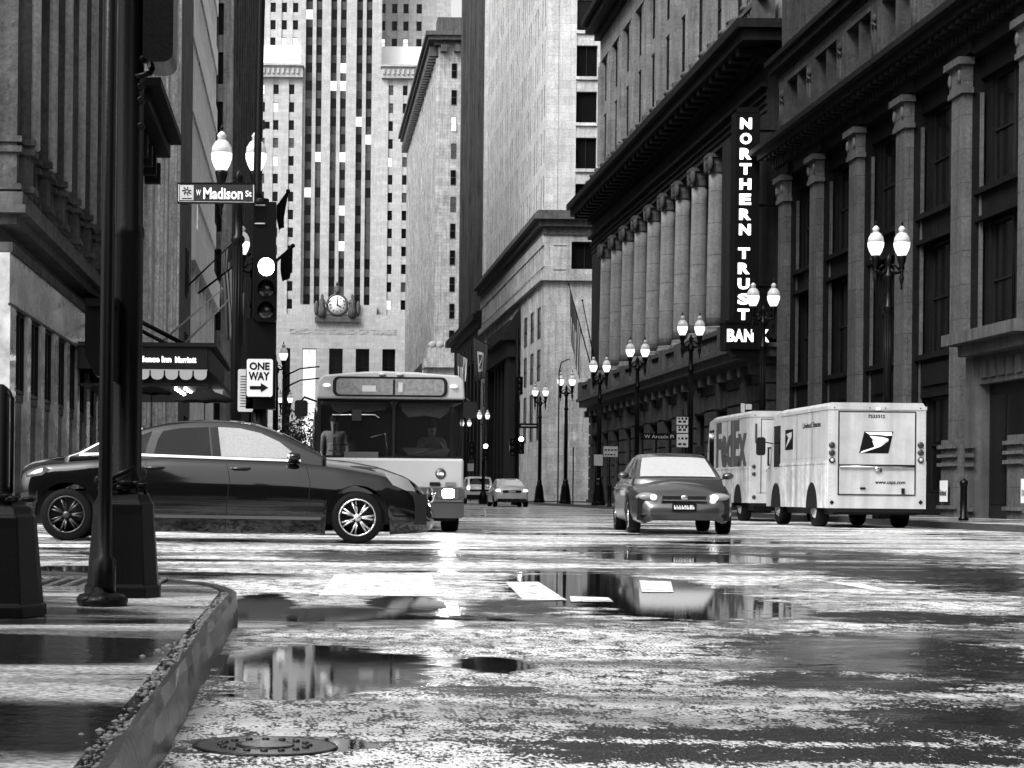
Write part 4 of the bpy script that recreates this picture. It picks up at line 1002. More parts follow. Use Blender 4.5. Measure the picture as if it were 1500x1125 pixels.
# ================================================================ VEHICLES
def lerp(tab, x):
    if x <= tab[0][0]: return tab[0][1]
    for (a, b), (c, d) in zip(tab[:-1], tab[1:]):
        if x <= c: return b+(d-b)*(x-a)/(c-a) if c > a else d
    return tab[-1][1]
def smo(tab, x, w=.06): return sum(lerp(tab, x+k*w) for k in (-1, -.5, 0, .5, 1))/5
def make_wheel(r, rr, width, spokes, parent, c, side, metal=chrome):
    w = MB(); h = width/2
    w.lathe([(rr, -h*.9), (r*.93, -h), (r, -h*.75), (r, h*.75), (r*.93, h), (rr, h*.9), (rr*.98, h*.2), (rr*.98, -h*.6)], c, 36, ax='y', cap=False)
    tyre = w.build('tyre', rubber, parent)
    m = MB(); y = c[1]+side*h*.72
    m.lathe([(rr*.93, -.02), (rr*1.0, -.03), (rr*1.02, .02), (rr*.95, .03)], (c[0], y, c[2]), 36, ax='y', cap=False)
    m.lathe([(.005, -.03), (rr*.2, -.03), (rr*.18, .03), (.005, .035)], (c[0], y+side*.005, c[2]), 16, ax='y')
    for k in range(spokes):
        a = 2*pi*k/spokes
        for da in ((-.1, .1) if spokes <= 7 else (0,)):
            p0 = (c[0]+rr*.12*cos(a), y, c[2]+rr*.12*sin(a)); p1 = (c[0]+rr*.96*cos(a+da*1.2), y-side*.012, c[2]+rr*.96*sin(a+da*1.2))
            m.tube([p0, ((p0[0]+p1[0])/2, y+side*.012, (p0[2]+p1[2])/2), p1], [rr*.05, rr*.06, rr*.075], 6)
    m.build('rim', metal, tyre)
    k = MB(); k.lathe([(.005, 0), (rr*.93, 0), (rr*.93, .01), (.005, .01)], (c[0], c[1]-side*h*.1, c[2]), 24, ax='y'); k.build('brake_disc', dark_trim, tyre)
    return tyre

class Car:
    """lofted body: local +x is forward, z up; P holds the side profile and plan"""
    def __init__(s, name, label, cat, P, group=None):
        s.P = P; s.root = thing(name, label, cat, (0, 0, 0), group); P.setdefault('wroof', .66); P.setdefault('paint', black_paint)
        s.W = P['W']
    def hw(s, x): return s.W*smo(s.P['plan'], x, .04)
    def top(s, x): return smo(s.P['top'], x, .05)
    def sh(s, x): return min(smo(s.P['sh'], x, .08), s.top(x)-.015)
    def zb(s, x):
        z = lerp(s.P['sill'], x)
        for xw in s.P['wheels']:
            R = s.P['r']+.065; d = abs(x-xw)
            if d < R: z = max(z, s.P['r']+sqrt(max(R*R-d*d, 0)))
        return z
    def sec(s, x):
        w = s.hw(x); zs = s.sh(x); b = lerp(s.P['sill'], x); zt = s.top(x); zb = s.zb(x)
        full = [(.90, b), (.965, b+.05), (1.0, b+(zs-b)*.30), (1.0, b+(zs-b)*.62), (.985, b+(zs-b)*.80), (.955, b+(zs-b)*.90), (.925, zs-.012), (.895, zs+.0)]
        out = []
        for f, z in full: out.append((w*f, max(z, zb+.004*len(out))))
        for k in range(1, 7):
            t = k/6; out.append((w*.895*(1-t), zs+(zt-zs)*sin(t*pi/2)**.8))
        return out
    def side_y(s, x, z):
        w = s.hw(x); zs = s.sh(x); b = lerp(s.P['sill'], x)
        t = [(b, .90), (b+.05, .965), (b+(zs-b)*.3, 1.0), (b+(zs-b)*.62, 1.0), (b+(zs-b)*.8, .985), (b+(zs-b)*.9, .955), (zs-.012, .925), (zs, .895)]
        return w*lerp(t, z)
    def xs(s):
        x0, x1 = s.P['x0'], s.P['x1']; X = [x0+(x1-x0)*i/90 for i in range(91)]
        for xw in s.P['wheels']: X += [xw+s_*(s.P['r']+.065-e) for s_ in (-1, 1) for e in (.0001, .01, .03, .06)]
        return sorted(X)
    def body(s):
        X = s.xs(); mb = MB(); vs = []; n = 0; rows = []
        for x in X:
            q = s.sec(x); q = [(y, z) for y, z in q]; row = [(x, -y, z) for y, z in q]+[(x, y, z) for y, z in q[::-1][1:]]
            rows.append(row); n = len(row); vs += row
        fs = [(i*n+k, (i+1)*n+k, (i+1)*n+k+1, i*n+k+1) for i in range(len(X)-1) for k in range(n-1)]
        fs.append(tuple(range(n))); fs.append(tuple(range((len(X)-1)*n, len(X)*n))[::-1])
        mb.add(vs, fs, 0, True); o = mb.build('body', s.P['paint'], s.root); s.bodyo = o
        m = o.modifiers.new('es', 'EDGE_SPLIT'); m.split_angle = radians(75)
        u = MB(); w = s.W*.86; u.box(s.P['x0']+.12, s.P['x1']-.12, -w, w, s.P['r']*.75, s.P['r']+.30)
        for xw in s.P['wheels']: pass
        u.build('underbody', dark_trim, s.root)
        return o
    def roofz(s, x): return smo(s.P['roof'], x, .05)
    def cab_y(s, x, z):
        """half width of the cabin side at height z"""
        b = s.sh(x)-.03; zr = max(s.roofz(x), b+.02); H = s.P['H']-b
        t = min(max((z-b)/max(H, .01), 0), 1.1)
        return s.hw(x)*(.885-(.885-s.P['wroof'])*t**1.15)
    def csec(s, x):
        b = s.sh(x)-.03; zr = max(s.roofz(x), b+.01); ze = b+(zr-b)*.90; out = []
        for k in range(6): z = b+(ze-b)*k/5; out.append((s.cab_y(x, z), z))
        ye = out[-1][0]
        for k in range(1, 7): t = k/6; out.append((ye*cos(t*pi/2)**.75 if k < 6 else 0, ze+(zr-ze)*sin(t*pi/2)))
        return out
    def cabin(s):
        x0, x1 = s.P['roof'][0][0], s.P['roof'][-1][0]; N = 46; rows = []
        for i in range(N+1):
            x = x0+(x1-x0)*i/N; q = s.csec(x); rows.append([(x, -y, z) for y, z in q]+[(x, y, z) for y, z in q[::-1][1:]])
        n = len(rows[0]); vs = [p for r in rows for p in r]
        fs = [(i*n+k, (i+1)*n+k, (i+1)*n+k+1, i*n+k+1) for i in range(N) for k in range(n-1)]
        fs += [tuple(range(n)), tuple(range(N*n, (N+1)*n))[::-1]]
        MB().add(vs, fs, 0, True).build('roof', s.P['paint'], s.root)
    def screen(s, name, xa, xb, m, edge=.86, parent=None, off=.008):
        """windscreen or rear window: patch over the cabin top between two stations"""
        N = 14; vs = []; K = 10
        for i in range(N+1):
            x = xa+(xb-xa)*i/N; q = s.csec(x); ye = q[5][0]; zr = q[-1][1]; ze = q[5][1]
            for k in range(-K, K+1):
                u = k/K; y = u*ye*edge
                t = math.acos(min(abs(u)*edge, 1)**(1/.75))/(pi/2); z = ze+(zr-ze)*sin(t*pi/2)
                vs.append((x+(off if xa > 0 else -off), y, z+off*1.5))
        n = 2*K+1; fs = [(i*n+k, (i+1)*n+k, (i+1)*n+k+1, i*n+k+1) for i in range(N) for k in range(n-1)]
        return MB().add(vs, fs, 0, True).build(name, m, parent or s.root)
    def side_poly(s, name, pts, m, fn, off=.006, parent=None, sides=(-1, 1), sub=1):
        obs = []
        for sd_ in sides:
            P2 = []
            for i in range(len(pts)):
                a = pts[i]; b = pts[(i+1) % len(pts)]
                for k in range(sub): P2.append((a[0]+(b[0]-a[0])*k/sub, a[1]+(b[1]-a[1])*k/sub))
            bm = bmesh.new(); f = bm.faces.new([bm.verts.new((x, sd_*(fn(x, z)+off), z)) for x, z in P2])
            bmesh.ops.triangulate(bm, faces=[f]); me = bpy.data.meshes.new(name); bm.to_mesh(me); bm.free(); me.materials.append(m); me.polygons.foreach_set('use_smooth', [True]*len(me.polygons))
            o = bpy.data.objects.new(name, me); link(o, parent or s.root); obs.append(o)
        return obs
    def strip(s, name, line, w, m, fn, off=.008, parent=None, sides=(-1, 1)):
        """thin raised strip along a line of (x,z) on the flank"""
        L = []
        for (a, b) in zip(line[:-1], line[1:]):
            for k in range(6): L.append((a[0]+(b[0]-a[0])*k/6, a[1]+(b[1]-a[1])*k/6))
        L.append(line[-1]); obs = []
        for sd_ in sides:
            mb = MB(); vs = []; fs = []
            for i, (x, z) in enumerate(L):
                a = L[max(i-1, 0)]; b = L[min(i+1, len(L)-1)]; d = Vector((b[0]-a[0], b[1]-a[1])).normalized(); nx, nz = -d.y*w/2, d.x*w/2
                vs += [(x+nx, sd_*(fn(x+nx, z+nz)+off), z+nz), (x-nx, sd_*(fn(x-nx, z-nz)+off), z-nz)]
            for i in range(len(L)-1): fs.append((2*i, 2*i+1, 2*i+3, 2*i+2))
            obs.append(mb.add(vs, fs, 0, True).build(name, m, parent or s.root))
        return obs
    def wheels(s, rr, spokes, metal=chrome, width=.21):
        for xw in s.P['wheels']:
            for sd_ in (-1, 1): make_wheel(s.P['r'], rr, width, spokes, s.root, (xw, sd_*(s.hw(xw)-width/2-.015), s.P['r']), sd_, s.P.get('rear_rim', metal) if xw < 0 else metal)

def mirror(car, x, z, sz=.1, m=None):
    for sd_ in (-1, 1):
        y = car.hw(x)*.9; mb = MB(); mb.ball((x, sd_*(y+.10), z), .085, .10, .062, 12, 8, 0)
        mb.tube([(x+.02, sd_*(y-.04), z-.05), (x+.01, sd_*(y+.05), z-.03)], .022, 6, 0)
        o = mb.build('wing_mirror', m or car.P['paint'], car.root)
        g = MB(); g.ball((x-.05, sd_*(y+.10), z), .04, .08, .048, 10, 6); g.build('mirror_glass', chrome, o)

# ---- black sedan crossing in the foreground ---------------------------------------------------------
DS = 24.3; ks = FOC/DS
def sx(px): return (px-334)/ks
def sz(py, px=334, far=0.0): return EYE+(PY+ROLL*(px-PX)-py)/(FOC/(DS+far))
T = lambda L, far=.9: [(sx(a), sz(b, a, far)) for a, b in L]
P = dict(W=.90, H=sz(615, 334, .9), x0=sx(28), x1=sx(640), r=.33, wheels=(sx(97), sx(524)),
    plan=[(sx(28), .84), (sx(40), .91), (sx(70), .95), (sx(130), .99), (sx(200), 1), (sx(500), 1), (sx(560), .97), (sx(595), .92), (sx(612), .85), (sx(625), .74), (sx(634), .60), (sx(640), .42)],
    top=T([(28, 684), (31, 677), (60, 670), (110, 665), (140, 664), (440, 666), (475, 672), (520, 677), (560, 685), (600, 699), (622, 714), (634, 735), (640, 752)]),
    sh=[(sx(28), sz(694)), (sx(60), sz(683)), (sx(140), sz(676)), (sx(250), sz(672)), (sx(430), sz(677)), (sx(500), sz(684)), (sx(560), sz(694)), (sx(600), sz(708)), (sx(622), sz(724)), (sx(634), sz(742)), (sx(640), sz(758))],
    sill=[(sx(28), sz(750)), (sx(40), sz(762)), (sx(75), sz(772)), (sx(140), sz(779)), (sx(480), sz(781)), (sx(570), sz(781)), (sx(622), sz(778)), (sx(634), sz(774)), (sx(640), sz(768))],
    roof=T([(92, 669), (120, 658), (160, 643), (205, 628), (240, 620), (285, 615.5), (330, 615.5), (372, 621), (402, 631), (430, 645), (455, 659), (478, 671)]), wroof=.64)
P['rear_rim'] = mat('shaded_rim', .06, .35, metal=.7)  # shadow on the rear wheels put into a darker rim colour
cs_ = Car('sedan', 'glossy black sedan crossing the wet junction side-on in the foreground', 'car', P)
cs_.body(); cs_.cabin(); cs_.wheels(.235, 7, alu)
q = lambda L: [(sx(a), sz(b, a, .15)) for a, b in L]
for pts, m in ((q([(224, 663), (229, 643), (236, 631), (262, 626.5), (303, 625), (308, 668), (224, 665)]), car_glass),
               (q([(323, 668.5), (317, 625), (350, 627), (380, 634), (408, 647), (430, 664), (434, 672)]), beaded_glass),
               (q([(160, 662), (176, 652), (196, 640), (220, 631), (214, 648), (211, 663)]), car_glass), (q([(116, 662), (130, 656), (152, 649), (156, 662)]), car_glass)):
    cs_.side_poly('side_window', pts, m, cs_.cab_y, sub=4)
cs_.strip('chrome_trim', q([(114, 665.5), (160, 664.5), (224, 667), (330, 671), (440, 675)]), .03, chrome, cs_.cab_y, off=.012)
cs_.strip('chrome_trim', q([(116, 663), (140, 650), (165, 641), (205, 627)]), .02, chrome, cs_.cab_y, off=.012)
cs_.strip('door_pillar', q([(311, 625), (317, 669)]), .10, dark_trim, cs_.cab_y, off=.010)
for L in ([(330, 674), (336, 700), (332, 745), (330, 774)], [(448, 681), (454, 705), (452, 740), (446, 774)], [(212, 673), (214, 700), (182, 715), (172, 740)]):
    cs_.strip('shut_line', [(sx(a), sz(b)) for a, b in L], .008, dark_trim, cs_.side_y, off=.003)
cs_.strip('sill_trim', [(sx(150), sz(756)), (sx(250), sz(757)), (sx(470), sz(758))], .04, chrome if 0 else mat('sill_grey', .06, .3), cs_.side_y, off=.012)
for a in (226, 352):
    for sd_ in (-1, 1):
        mb = MB(); x = sx(a); z = sz(686); y = cs_.side_y(x, z); mb.tube([(x-.12, sd_*(y-.01), z), (x-.08, sd_*(y+.03), z), (x+.08, sd_*(y+.03), z), (x+.12, sd_*(y-.01), z)], .014, 8); mb.build('door_handle', black_paint, cs_.root)
cs_.screen('windscreen', sx(412), sx(470), wet_glass, .9); cs_.screen('rear_window', sx(170), sx(105), car_glass, .85)
mirror(cs_, sx(430), sz(668))
# headlamp, fog lamp, grille
hl = cs_.side_poly('headlamp', [(sx(a), sz(b)) for a, b in ((564, 693), (580, 692), (598, 699), (608, 712), (610, 717), (596, 716), (576, 708))], mat('lamp_glass', .14, .12, emit=.03), cs_.side_y, off=.006, sub=3)
mb = MB(); x = cs_.P['x1']
mb.ball((x-.02, 0, .62), .05, .42, .10, 16, 8); mb.build('grille', chrome, cs_.root)
mb = MB()
for sd_ in (-1, 1): mb.ball((x-.22, sd_*.62, .42), .06, .07, .05, 10, 6)
mb.build('fog_lamp', lamp_dim, cs_.root)
cs_.side_poly('tail_lamp', [(sx(a), sz(b)) for a, b in ((33, 692), (58, 684), (72, 690), (60, 699), (36, 702))], mat('tail_glass', .01, .4, spec=.1), cs_.side_y, sub=3)
cs_.root.location = ((334-PX)/ks, DS+.9, 0)
drv = person('driver sitting at the wheel of the black sedan, seen as a dark outline', ((366-PX)/ks-.10, DS+.55, .12), radians(-90), seated=True, arm='wheel', scale=.95)

# ---- silver compact car turning, headlights on -----------------------------------------------------
P = dict(W=.885, H=1.41, x0=-2.2, x1=2.22, r=.31, wheels=(-1.38, 1.32),
    plan=[(-2.2, .78), (-2.05, .9), (-1.6, .98), (-1, 1), (1.2, 1), (1.7, .96), (2.0, .86), (2.14, .74), (2.22, .60)],
    top=[(-2.2, .86), (-2.1, .98), (-1.7, 1.02), (-1.2, .98), (.9, .98), (1.25, .93), (1.7, .84), (2.0, .74), (2.12, .64), (2.18, .56), (2.22, .46)],
    sh=[(-2.2, .80), (-1.8, .90), (0, .88), (1.0, .84), (1.6, .76), (2.0, .66), (2.14, .55), (2.22, .42)],
    sill=[(-2.2, .35), (-2.0, .26), (-1, .2), (1.6, .2), (2.1, .18), (2.22, .24)],
    roof=[(-1.75, 1.0), (-1.4, 1.14), (-.9, 1.34), (-.4, 1.41), (.1, 1.40), (.45, 1.32), (.9, 1.12), (1.3, .93)], wroof=.62, paint=silver_paint)
def compact(name, label, paint, lit=True, rear=False, group=None):
    P2 = dict(P); P2['paint'] = paint; c = Car(name, label, 'car', P2, group); c.body(); c.cabin(); c.wheels(.215, 5)
    c.side_poly('side_window', [(-.05, .93), (-.02, 1.30), (.3, 1.27), (.65, 1.12), (.95, .95)], car_glass, c.cab_y, sub=4)
    c.side_poly('side_window', [(-.98, .96), (-.95, 1.22), (-.6, 1.30), (-.13, 1.32), (-.13, .93)], car_glass, c.cab_y, sub=4)
    c.screen('windscreen', .46, 1.22, rain_sky_glass if not rear else wet_glass, .88); c.screen('rear_window', -.95, -1.68, car_glass if not rear else wet_glass, .88)
    mirror(c, .86, .99)
    for L in ([(.92, .84), (.88, .5), (.85, .25)], [(-.1, .86), (-.12, .5), (-.12, .25)], [(-1.0, .86), (-.98, .6), (-1.0, .3)]): c.strip('shut_line', L, .008, dark_trim, c.side_y, off=.003)
    for xx in (.1, -.85):
        for sd_ in (-1, 1):
            mb = MB(); y = c.side_y(xx, .76); mb.tube([(xx-.1, sd_*(y-.01), .76), (xx-.06, sd_*(y+.025), .76), (xx+.06, sd_*(y+.025), .76), (xx+.1, sd_*(y-.01), .76)], .012, 8); mb.build('door_handle', paint, c.root)
    if not rear:
        for sd_ in (-1, 1):
            mb = MB(); mb.ball((2.02, sd_*.59, .62), .13, .20, .075, 14, 8); h = mb.build('headlight', mat('lamp_glass', .14, .12, emit=.03), c.root)
            mb = MB(); mb.ball((2.14, sd_*.50, .615), .045, .058, .05, 12, 8); mb.build('bulb', mat('bulb_lit', .9, .2, emit=7) if lit and sd_ > 0 else lamp_dim, h)
            mb = MB(); mb.ball((2.1, sd_*.62, .32), .06, .10, .05, 10, 6); mb.build('fog_lamp_recess', dark_trim, c.root)
        mb = MB(); mb.box(2.16, 2.225, -.36, .36, .585, .64); mb.build('grille', dark_trim, c.root)
        mb = MB(); mb.box(2.17, 2.232, -.38, .38, .555, .583); mb.ball((2.23, 0, .61), .02, .06, .05, 12, 6); mb.build('grille_bar', chrome, c.root)
        mb = MB(); mb.box(2.14, 2.216, -.52, .52, .24, .36); mb.build('lower_grille', dark_trim, c.root)
        mb = MB(); mb.box(2.21, 2.245, -.20, .20, .39, .52); pl_ = mb.build('number_plate', black_sign, c.root)
        mb = MB(); r_ = random.Random(4)
        for k in range(8):
            y = -.17+k*.043
            mb.box(2.246, 2.25, y, y+.01, .42, .49); mb.box(2.246, 2.25, y+.011, y+.028, .42+.03*r_.randint(0, 2), .43+.03*r_.randint(0, 2)); mb.box(2.246, 2.25, y+.02, y+.03, .42, .455+.03*r_.random())
        mb.build('plate_marks', white_sign, pl_)
    else:
        for sd_ in (-1, 1):
            mb = MB(); mb.ball((-2.10, sd_*.64, .80), .12, .17, .08, 12, 8); h = mb.build('tail_lamp', mat('tail_lit', .5, .2, emit=.6), c.root)
            mb = MB(); mb.ball((-2.19, sd_*.62, .80), .04, .07, .04, 8, 6); mb.build('bulb', mat('bulb_low', .9, .2, emit=5), h)
        mb = MB(); mb.box(-2.235, -2.19, -.45, .45, .70, .82); mb.build('plate_recess', dark_trim, c.root)
        mb = MB(); mb.box(-2.25, -2.236, -.17, .17, .71, .80); mb.build('number_plate', grey_sign, c.root)
        mb = MB(); mb.box(-2.20, -2.12, -.70, .70, .24, .40); mb.build('bumper', dark_trim, c.root)
    return c
cc_ = compact('compact_car', 'silver compact car with headlights on turning in front of the trucks', silver_paint)
D = 32.3; xf_ = (1004-PX)/FOC*D
cc_.root.rotation_euler = (0, 0, radians(-90-4.5)); cc_.root.location = (xf_+.16, D+2.22, 0)

# ---- distant sedan and SUV seen from behind ---------------------------------------------------------
fc_ = compact('sedan', 'pale sedan driving away down the street, right of the white SUV', pale_paint, rear=True)
fc_.root.rotation_euler = (0, 0, radians(90)); fc_.root.location = ((750-PX)/FOC*95, 97.2, 0)
mb = MB(); mb.tube([(-.6, -.45, 1.40), (-.6, .45, 1.40)], .02); 
P3 = dict(W=.95, H=1.70, x0=-2.3, x1=2.3, r=.36, wheels=(-1.4, 1.4),
    plan=[(-2.3, .86), (-2.2, .95), (-1.6, 1), (1.4, 1), (2.0, .92), (2.3, .75)], top=[(-2.3, 1.02), (-2.2, 1.06), (.9, 1.08), (1.4, 1.05), (2.1, .95), (2.3, .7)],
    sh=[(-2.3, 1.0), (0, 1.02), (1.2, .99), (2.1, .85), (2.3, .62)], sill=[(-2.3, .4), (-2, .3), (1.8, .3), (2.3, .36)],
    roof=[(-2.28, 1.10), (-2.15, 1.35), (-1.95, 1.62), (-1.5, 1.70), (.2, 1.68), (.6, 1.5), (1.2, 1.05)], wroof=.72, paint=mat('white_car_paint', .6, .3, coat=1.0))
sv = Car('suv', 'white SUV driving away beside the bus, farthest of the moving cars', 'SUV', P3); sv.body(); sv.cabin(); sv.wheels(.23, 5)
sv.screen('rear_window', -2.0, -2.24, car_glass, .82); sv.screen('windscreen', .62, 1.15, wet_glass, .88)
sv.side_poly('side_window', [(-1.8, 1.12), (-1.7, 1.5), (.1, 1.55), (.5, 1.4), (.8, 1.1)], car_glass, sv.cab_y, sub=4)
for sd_ in (-1, 1):
    mb = MB(); mb.ball((-2.28, sd_*.70, .98), .06, .12, .14, 10, 8); mb.build('tail_lamp', mat('tail_lit', .5, .2, emit=.6), sv.root)
mb = MB(); mb.box(-2.34, -2.28, -.6, .6, .78, .88); mb.build('plate_recess', dark_trim, sv.root)
mb = MB(); mb.box(-2.36, -2.2, -.8, .8, .38, .56); mb.build('bumper', dark_trim, sv.root)
mirror(sv, .8, 1.15)
sv.root.rotation_euler = (0, 0, radians(90)); sv.root.location = ((703-PX)/FOC*118, 120.3, 0)

# ---- city bus, front on ------------------------------------------------------------------------------
DB = 32.0; kb = FOC/DB
def BX(px, py=620): return W(px, py, DB).x
def BZ(py, px=572): return W(px, py, DB).z
def rrect(x0, x1, z0, z1, r, n=5):
    out = []
    for cx, cz, a in ((x1-r, z1-r, 0), (x0+r, z1-r, 90), (x0+r, z0+r, 180), (x1-r, z0+r, 270)):
        out += [(cx+r*cos(radians(a+90*i/n)), cz+r*sin(radians(a+90*i/n))) for i in range(n+1)]
    return out
bus = thing('city_bus', 'white city bus with dark windscreen facing the camera, right headlight blazing', 'bus', (1.43, DB+6, 0))
x0, x1 = BX(463), BX(681); cxb = (x0+x1)/2
front = [(x0, .30), (x1, .30), (x1, 2.18), (x1-.01, 2.45), (x1-.10, 2.60), (cxb+.4, 2.665), (cxb-.4, 2.665), (x0+.12, 2.60), (x0+.02, 2.45), (x0, 2.18)]
bwht = mat('bus_white', .30, .3, coat=.3, var=.08)
mb = MB(); mb.prism(front, DB+2.6, DB+12); mb.box(x0, x0+.06, DB+.35, DB+2.61, .30, 1.2); mb.box(x1-.06, x1, DB+.35, DB+2.61, .30, 1.2); mb.box(x0+.002, x1-.002, DB+.35, DB+2.61, .302, .34); mb.prism([(x0+.003, 2.17), (x1-.003, 2.17)]+[(a, b_-.002) for a, b_ in front[3:-1]], DB+.34, DB+2.61); mb.box(x0, x0+.06, DB+2.3, DB+2.61, 1.19, 2.18); mb.box(x1-.06, x1, DB+2.3, DB+2.61, 1.19, 2.18); b = mb.build('body', bwht, bus)
mb = MB(); mb.box(x0+.06, x1-.06, DB+2.5, DB+2.598, .35, 2.16); mb.box(x0+.07, x1-.07, DB+.4, DB+2.49, .345, .36); mb.box(x0+.07, x1-.07, DB+.38, DB+.7, 1.05, 1.24); mb.box(x0+.3, x0+.34, DB+1.2, DB+1.24, .36, 2.16); mb.box(cxb+.15, cxb+.19, DB+1.0, DB+1.04, .36, 2.16); mb.box(x0+.2, x0+.7, DB+1.9, DB+2.3, .36, 1.55); mb.build('interior', mat('interior_dark', .03, .5), bus)
mb = MB(); mb.prism([(x0+.01, BZ(716)), (x1-.01, BZ(716)), (x1-.01, BZ(671)), (x0+.01, BZ(671))], DB, DB+.349); bevel(mb.build('front_panel', bwht, bus), .04)
mb = MB(); mb.prism([(x0+.0, BZ(584)), (x1-.0, BZ(584)), (x1-.02, BZ(556)), (x1-.12, BZ(549)), (BX(610), BZ(545)), (BX(560), BZ(543.5)), (BX(520), BZ(545.5)), (x0+.12, BZ(550)), (x0+.03, BZ(558))], DB+.02, DB+.349); bevel(mb.build('roof_cowl', bwht, bus), .03)
mb = MB()
for q in ((x0+.02, BX(470)-.0, BZ(671.5), BZ(584.3)), (BX(678.5), x1-.02, BZ(671.5), BZ(584.3)), (BX(470)+.002, BX(678.5)-.002, BZ(588), BZ(584.3)), (BX(470)+.002, BX(678.5)-.002, BZ(671.5), BZ(667.5))): mb.box(q[0], q[1], DB+.19, DB+.36, q[2], q[3])
mb.build('windscreen_surround', dark_trim, bus)
mb = MB(); mb.prism(rrect(BX(487), BX(655), BZ(581), BZ(552), .10), DB-.0, DB+.08); sg = mb.build('destination_sign', dark_trim, bus)
mb = MB(); mb.prism(rrect(BX(492), BX(650), BZ(578.5), BZ(555), .07), DB-.012, DB-.002); mb.build('sign_glass', mat('sign_glass_grey', .16, .2, var=.5, vscale=12), sg)
mb = MB(); mb.box(BX(575), BX(578), DB-.017, DB-.013, BZ(578), BZ(556)); mb.build('sign_bar', dark_trim, sg)
mb = MB(); mb.box(BX(583), BX(589), DB-.018, DB-.014, BZ(574), BZ(560)); mb.box(BX(530), BX(550), DB-.018, DB-.014, BZ(574), BZ(565)); mb.build('sign_route', grey_sign, sg)
for px in (500, 664, 559, 585):
    mb = MB(); zc = BZ(565) if px in (500, 664) else BZ(548.5); mb.ball((BX(px) if px != 500 else BX(478), DB-.0, zc), .065, .04, .03 if px in (478, 500, 664) else .022, 10, 6); mb.build('marker_lamp', lamp_dim if px in (500, 664) else grey_sign, bus)
# two windscreen panes with visible dark interior behind
bglass = mat('bus_glass', .01, .03, spec=.8, alpha=.45)
for a, b2 in ((470, 575), (580, 678)):
    mb = MB(); mb.prism(rrect(BX(a), BX(b2), BZ(668), BZ(587), .09), DB+.19, DB+.205); mb.build('windscreen', bglass, bus)
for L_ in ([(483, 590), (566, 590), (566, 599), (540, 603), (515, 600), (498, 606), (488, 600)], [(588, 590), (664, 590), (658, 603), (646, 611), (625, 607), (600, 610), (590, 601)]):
    mb = MB(); mb.prism([(BX(a), BZ(b_)) for a, b_ in L_], DB+.26, DB+.28); mb.build('sky_sheen', mat('sheen_grey', .30, .6, var=.4, vscale=6), bus)  # sky sheen on the glass built as a pale panel
mb = MB(); mb.prism([(BX(a), BZ(b_)) for a, b_ in ((590, 655), (662, 656), (655, 668), (600, 667))], DB+.24, DB+.25); mb.build('dash_highlight', mat('highlight_grey', .12, .6, var=.5, vscale=10), bus)  # dash highlight built as a light grey sheet
mb = MB(); mb.tube([(BX(545), DB+.5, BZ(640)), (BX(566), DB+.5, BZ(634)), (BX(570), DB+.5, BZ(666))], .02, 6); mb.tube([(BX(480), DB+.5, BZ(650)), (BX(512), DB+.5, BZ(651))], .012, 6); mb.build('hand_rail', chrome, bus)
mb = MB(); mb.box(BX(575.5), BX(579.5), DB+.16, DB+.21, BZ(671), BZ(584)); mb.build('windscreen_post', dark_trim, bus)
mb = MB(); mb.tube([(BX(482), DB+.14, BZ(660)), (BX(520), DB+.13, BZ(668))], .012, 6); mb.tube([(BX(600), DB+.14, BZ(666)), (BX(648), DB+.13, BZ(655))], .012, 6); mb.build('wiper', dark_trim, bus)
mb = MB(); mb.box(BX(472), BX(520), DB+.12, DB+.18, BZ(669), BZ(664)); 
mb = MB(); mb.tube([(BX(487), DB+.17, BZ(608)), (BX(550), DB+.17, BZ(607)), (BX(556), DB+.17, BZ(612))], .012, 6); mb.box(BX(516), BX(530), DB+.15, DB+.18, BZ(616), BZ(600)); mb.build('grab_rail', chrome, bus)
# interior dash + farebox hints seen through glass: raised boxes in front of the surround
mb = MB(); mb.box(BX(505), BX(555), DB+.1, DB+.188, BZ(672.5), BZ(662)); mb.build('dashboard', mat('dash', .05, .5), bus)
mb = MB(); mb.prism(rrect(x0+.01, x1-.01, BZ(758), BZ(714), .06), DB-.10, DB+.30); bp_ = mb.build('bumper', mat('bumper_rubber', .035, .35), bus)
mb = MB(); mb.box(x0+.03, x1-.03, DB-.12, DB-.101, BZ(734), BZ(731)); mb.build('bumper_strip', chrome, bp_)
for s in (-1, 1):
    xx = cxb+s*(BX(657)-cxb); mb = MB(); mb.prism(rrect(xx-.17, xx+.17, BZ(730), BZ(714.5), .03), DB-.115, DB-.09); h = mb.build('headlight', chrome, bus)
    mb = MB(); mb.prism(rrect(xx-.095, xx+.095, BZ(728), BZ(716), .03), DB-.13, DB-.116); mb.build('bulb', lamp_hot if s > 0 else lamp_dim, h)
for px in (638, 661):
    mb = MB(); mb.prism(rrect(BX(px)-.09, BX(px)+.09, BZ(711), BZ(705.5), .02), DB-.015, DB+.01); mb.build('vent', dark_trim, bus) if px == 638 else mb.build('vent', mat('vent_grey', .12, .5), bus)
mb = MB(); mb.lathe([(.005, 0), (.088, 0), (.088, .012), (.005, .012)], (BX(646), DB-.014, BZ(693)), 28, ax='y'); dk = mb.build('emblem', mat('emblem_dark', .03, .4), bus)
text('emblem_letters', 'cta', white_sign, (BX(646), DB-.016, BZ(693)), .115, .055, dk, bold=.04, depth=.004)
text('letter', 'P', grey_sign, (BX(468.5), DB+.215, BZ(635)), .05, .08, bus, depth=.004)
